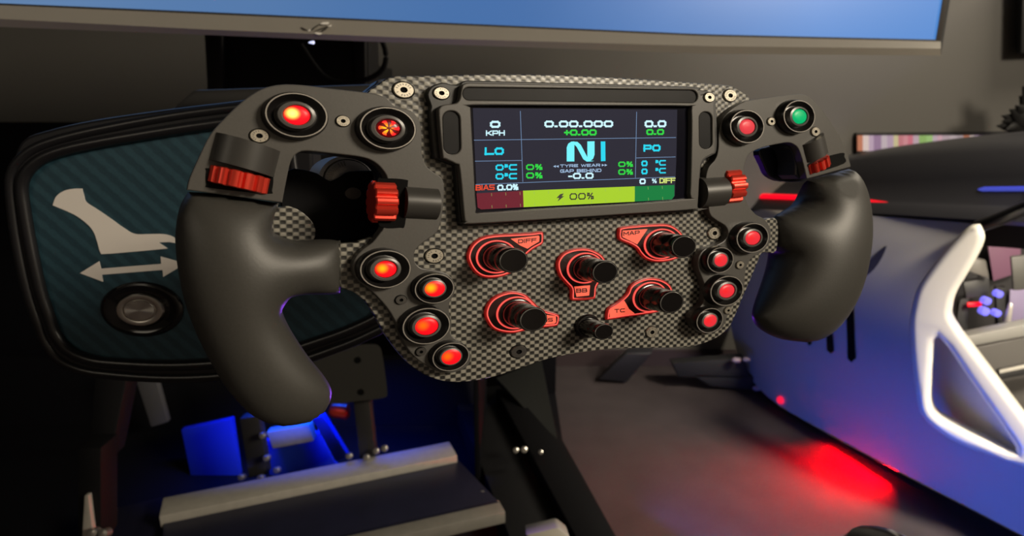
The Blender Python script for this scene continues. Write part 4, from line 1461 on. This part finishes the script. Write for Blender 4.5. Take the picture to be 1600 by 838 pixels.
def knob(tx, ty, wd, ht, h, base=1.04, ring=True, h0=0.0022):
    c = W(tx, ty, h)
    sx_ = (W(tx + wd / 2, ty, h)[0] - W(tx - wd / 2, ty, h)[0]) / 2
    sy_ = (W(tx, ty - ht / 2, h)[1] - W(tx, ty + ht / 2, h)[1]) / 2
    if ring:
        lr = lathe('light_ring', [(1.40, 0.0), (1.40, 0.0009), (1.38, 0.0012), (1.32, 0.0012), (1.30, 0.0005)], (0, 0), sx_, sy_, LINE_G, wheel, 48)
        lr.location = (c[0], c[1], h0)
        sk = lathe('knob_skirt', [(1.30, 0.0), (1.30, 0.0005), (1.25, 0.0016), (1.10, 0.0022)], (0, 0), sx_, sy_, KNOB, wheel, 48)
        sk.location = (c[0], c[1], h0)
    L = h - h0
    o_ = lathe('rotary_knob', [(base * 1.08, 0.0), (base * 1.06, L * .25), (base, L * .55), (1.02, L * .62), (1.0, L * .64), (1.0, L * .80), (1.01, L * .83), (1.01, L * .95), (0.97, L), (0.92, L)],
               (0, 0), sx_, sy_, [KNOB], wheel, 48)
    o_.location = (c[0], c[1], h0)
    cp = lathe('knob_cap', [(0.92, L), (0.88, L + 0.0003, 0), (0.82, L - 0.0006, 1), (0.0, L - 0.0006, 1)], (0, 0), sx_, sy_, [mat('cap_ring', (0.36, 0.35, 0.33), 0.28, 0.5), TIPF], o_, 40)
    return o_


KP = [
    ([(45, 265), (52, 205), (85, 155), (140, 120), (220, 105), (330, 99), (440, 93), (500, 86), (518, 98), (518, 150), (505, 172), (450, 203), (400, 250), (370, 310), (310, 352), (240, 375), (150, 378), (85, 340)], (),
     [(310, 133), (485, 113), (490, 120), (488, 150), (440, 178), (415, 195), (370, 175)], [('DIFF', 358, 163, 474, 153, 25)]),
    ([(603, 300), (615, 255), (650, 217), (710, 195), (780, 190), (840, 207), (890, 242), (915, 300), (905, 360), (870, 405), (850, 440), (845, 490), (828, 512), (712, 520), (692, 505), (690, 450), (660, 415), (620, 365)], (),
     [(708, 432), (806, 424), (800, 487), (722, 495)], [('BB', 721, 472, 790, 468, 26)]),
    ([(988, 90), (1002, 60), (1100, 47), (1200, 40), (1290, 40), (1350, 67), (1395, 120), (1405, 200), (1375, 245), (1310, 272), (1220, 280), (1160, 262), (1125, 230), (1100, 195), (1060, 170), (1002, 145), (988, 125)], (),
     [(1010, 82), (1165, 72), (1100, 168), (1065, 150), (1008, 122)], [('MAP', 1016, 115, 1118, 106, 25)]),
    ([(912, 630), (916, 590), (930, 562), (985, 527), (1040, 477), (1062, 430), (1105, 397), (1180, 375), (1260, 388), (1315, 430), (1330, 500), (1305, 555), (1240, 590), (1150, 608), (1030, 625), (925, 640)], (),
     [(928, 578), (1020, 520), (1050, 572), (1085, 600), (930, 626)], [('TC', 960, 597, 1026, 592, 24)]),
    ([(155, 620), (162, 560), (198, 507), (260, 473), (330, 460), (400, 477), (450, 520), (490, 560), (530, 580), (600, 600), (618, 620), (612, 665), (590, 682), (500, 692), (420, 705), (330, 725), (250, 718), (192, 688)], (),
     [(470, 600), (520, 607), (592, 616), (594, 655), (580, 664), (480, 672)], [('ABS', 478, 658, 575, 651, 24)]),
]
for px, sh_, tab, fields in KP:
    knob_plate(px, sh_, tab, None, fields)['label'] = 'red backlit plate lettered ' + fields[0][0]
for a in [(802.5, 407.5, 47, 39, 0.023), (945.5, 425.5, 41, 36, 0.023), (1068.5, 385.7, 39.5, 35.5, 0.023), (1049.5, 472.5, 38.5, 35, 0.023), (833.5, 499.5, 44.5, 38, 0.023)]:
    knob(*a)
knob(943.5, 518.7, 30, 25, 0.018, 1.02, False, 0.0)
kb_ = W(943.5, 518.7, 0.018)
sxk = (W(958, 518, 0.018)[0] - W(929, 518, 0.018)[0]) / 2
lathe('knob_skirt', [(1.35, 0.0), (1.35, 0.0012), (1.2, 0.0022), (1.05, 0.0024)], kb_, sxk, sxk * .83, KNOB, wheel, 36)

# thumb encoders -----------------------------------------------------
def cyl_pts(p0, p1, r, axis_w, seg, a0, a1, rad=None):
    """points of an arc section swept from p0 to p1 (u, v), axis at height axis_w"""
    d = Vector((p1[0] - p0[0], p1[1] - p0[1], 0)).normalized()
    s_ = Vector((d.y, -d.x, 0))
    out = []
    for p in (p0, p1):
        row = []
        for k in range(seg + 1):
            a = a0 + (a1 - a0) * k / seg
            rr = rad(k) if rad else r
            row.append(Vector((p[0], p[1], axis_w)) + s_ * (rr * math.cos(a)) + Vector((0, 0, 1)) * (rr * math.sin(a)))
        out.append(row)
    return out


COVER = mat('cover_black', (0.045, 0.043, 0.040), 0.38)


def half_cover(p0, p1, r, axis_w, material=COVER):
    a, b = cyl_pts(p0, p1, r, axis_w, 24, 0, math.pi)
    n = len(a)
    V = a + b
    F = [(i, i + 1, n + i + 1, n + i) for i in range(n - 1)] + [tuple(range(n)), tuple(range(n, 2 * n))]
    return obj('encoder_cover', V, F, material, wheel, 40)


def drum(p0, p1, r, axis_w, teeth=14):
    seg = teeth * 6
    prof = [1.0, 1.0, .985, .86, .86, .985]
    a, b = cyl_pts(p0, p1, r, axis_w, seg - 1, 0, 2 * math.pi * (seg - 1) / seg, lambda k: r * prof[k % 6])
    V = a + b
    n = seg
    d = Vector((p1[0] - p0[0], p1[1] - p0[1], 0)) * 0.06
    c0_ = Vector((p0[0], p0[1], axis_w))
    c1_ = Vector((p1[0], p1[1], axis_w))
    V += [c0_ + (v - c0_) * .93 - d for v in a] + [c1_ + (v - c1_) * .93 + d for v in b]
    F = [(i, (i + 1) % n, n + (i + 1) % n, n + i) for i in range(n)]
    F += [(i, (i + 1) % n, 2 * n + (i + 1) % n, 2 * n + i) for i in range(n)]
    F += [(n + i, n + (i + 1) % n, 3 * n + (i + 1) % n, 3 * n + i) for i in range(n)]
    F += [tuple(range(2 * n, 3 * n)), tuple(range(3 * n, 4 * n))]
    return obj('thumb_wheel', V, F, RED_ANO, wheel, 25)


def recess(px, h, parent=wheel):
    return slab('wheel_recess', [catmull(WP(px, h), 4)], h - 0.001, h + 0.0003, 0.0002, HOLE, parent)


# left wing: axis runs down the wing
recess([(322, 268), (330, 263), (420, 273), (427, 278), (425, 297), (418, 303), (330, 294), (322, 288)], HH)
half_cover(W(391, 221, HH + .006), W(380, 263, HH + .006), 0.0148, HH - 0.0055)
drum(W(378, 269, HH + .006), W(373, 293, HH + .006), 0.0137, HH - 0.0050)
# beside the display, axis across
recess([(589, 284), (600, 279), (634, 281), (637, 290), (633, 350), (624, 356), (600, 356), (590, 345)], HH)
half_cover(W(640, 317, HH + .008), W(692, 320, HH + .008), 0.0082, HH - 0.0022)
drum(W(590, 316, HH + .008), W(622, 317, HH + .008), 0.0105, HH - 0.0020, 12)
# right wing
recess([(1265, 254), (1314, 239), (1319, 245), (1318, 256), (1270, 271), (1264, 264)], HH)
half_cover(W(1281, 216, HH + .006), W(1288, 244, HH + .006), 0.0125, HH - 0.0060)
drum(W(1289, 250, HH + .006), W(1292, 263, HH + .006), 0.0125, HH - 0.0060)
half_cover(W(1106, 302, HH + .006), W(1143, 299, HH + .006), 0.0100, HH - 0.0035)
drum(W(1146, 293, HH + .006), W(1167, 291, HH + .006), 0.0120, HH - 0.0048, 12)

# grips ----------------------------------------------------------------
GM = -0.004
lg = [(294, 300), (283, 318), (276, 345), (274, 385), (282, 445), (298, 500), (324, 557), (358, 612), (398, 652), (440, 664), (485, 657), (510, 638), (518, 614), (508, 590), (480, 555), (457, 520), (444, 495), (441, 480), (450, 468), (475, 461), (524, 460),
      (532, 452), (533, 384), (526, 376), (500, 374), (465, 376), (438, 369), (426, 360), (428, 340), (436, 318), (400, 312), (340, 303)]
lgo = catmull(WP(lg, GM), 4, sharp=(0, 29))
tA, tB = W(300, 300, 0.006), W(440, 318, 0.006)
tN = Vector((tB[0] - tA[0], tB[1] - tA[1])).normalized()
tD = Vector((tN.y, -tN.x))            # down the grip


def scoop_l(x, y, z):
    d = (Vector((x, y)) - Vector(tA)).dot(tD)
    lim = 0.005 + d * 0.72
    return min(z, lim) if d < 0.06 else z


inflate('hand_grip', lgo, 0.0022, GM, 0.95, 0.8, RUBBER, wheel, scoop_l)
rg = [(1262, 282), (1300, 272), (1326, 264), (1335, 282), (1339, 322), (1337, 375), (1329, 421), (1318, 463), (1300, 497), (1281, 522), (1258, 533), (1225, 531), (1196, 520), (1182, 503), (1182, 490), (1197, 459), (1212, 425), (1219, 400), (1216, 391),
      (1212, 385), (1211, 342), (1218, 336), (1240, 325), (1258, 313), (1262, 300)]
rgo = catmull(WP(rg, GM), 4, sharp=(0, 2))
rA, rB = W(1262, 282, 0.006), W(1328, 264, 0.006)
rN = Vector((rB[0] - rA[0], rB[1] - rA[1])).normalized()
rD = Vector((rN.y, -rN.x))


def scoop_r(x, y, z):
    d = (Vector((x, y)) - Vector(rA)).dot(rD)
    lim = 0.004 + d * 0.77
    return min(z, lim) if d < 0.06 else z


inflate('hand_grip', rgo, 0.0022, GM, 0.95, 0.8, RUBBER, wheel, scoop_r)

# behind the plate: hub, paddles ---------------------------------------
def hubp(x, y, w):
    return W(x, y, w)


hc = W(546, 282, -0.04)
hs = W(546 + 37, 282, -0.04)[0] - hc[0]
o = lathe('quick_release', [(1.25, -0.03), (1.25, -0.004), (1.2, 0.0), (1.05, 0.001), (1.03, -0.002), (1.0, -0.002), (0.98, 0.003), (0.7, 0.004), (0.4, 0.004)], hc, hs, hs * .85, mat('hub_metal', (0.42, 0.40, 0.38), 0.4, 0.3), wheel, 48)
for v in o.data.vertices:
    v.co.z -= 0.044
V, F = [], []
for k in range(14):
    a = math.radians(105 + k * 8)
    u0 = len(V)
    for rr, da in ((0.72, -.03), (0.95, -.03), (0.95, .03), (0.72, .03)):
        V.append((hc[0] + rr * hs * math.cos(a + da), hc[1] + rr * hs * .85 * math.sin(a + da), -0.0385))
    F.append((u0, u0 + 1, u0 + 2, u0 + 3))
fix_up(obj('knurling', V, F, DARKSTEEL, o, 0, recalc=False))
mount_px = [(448, 268), (488, 268.5), (505, 277), (517, 283), (532, 277), (548, 268), (590, 267), (625, 270), (625, 400), (500, 410), (470, 345), (440, 330)]
mo = slab('paddle_mount', [catmull(WP(mount_px, -0.031), 3)], -0.035, -0.031, 0.0006, mat('mount_black', (0.004, 0.004, 0.005), 0.6, spec=0.1), wheel)
mc = W(551, 302.5, -0.031)
lathe('magnet', [(1.0, -0.0315), (1.0, -0.0305), (0.95, -0.030), (0.0, -0.030)], mc, W(569, 302, -0.024)[0] - mc[0], (W(569, 302, -0.024)[0] - mc[0]) * .72, mat('magnet_grey', (0.07, 0.058, 0.052), 0.5), mo, 32)
pad_px = [(425, 335), (445, 322), (470, 330), (490, 350), (492, 372), (470, 385), (430, 385)]
slab('shift_paddle', [catmull(WP(pad_px, -0.026), 4)], -0.029, -0.026, 0.0005, CARBON, wheel)
rp_px = [(1186, 236), (1206, 228), (1232, 220), (1252, 228), (1266, 278), (1228, 284), (1204, 276), (1194, 258)]
slab('shift_paddle', [catmull(WP(rp_px, -0.02), 3)], -0.026, -0.02, 0.0008, mat('paddle_navy', (0.012, 0.012, 0.022), 0.4), wheel)
# steering column behind
c0_ = W(840, 330, -0.03)
lathe('steering_column', [(0.055, -0.14), (0.055, -0.06), (0.045, -0.05), (0.04, -0.022)], c0_, 1, 1, RUBBLACK, wheel, 32)
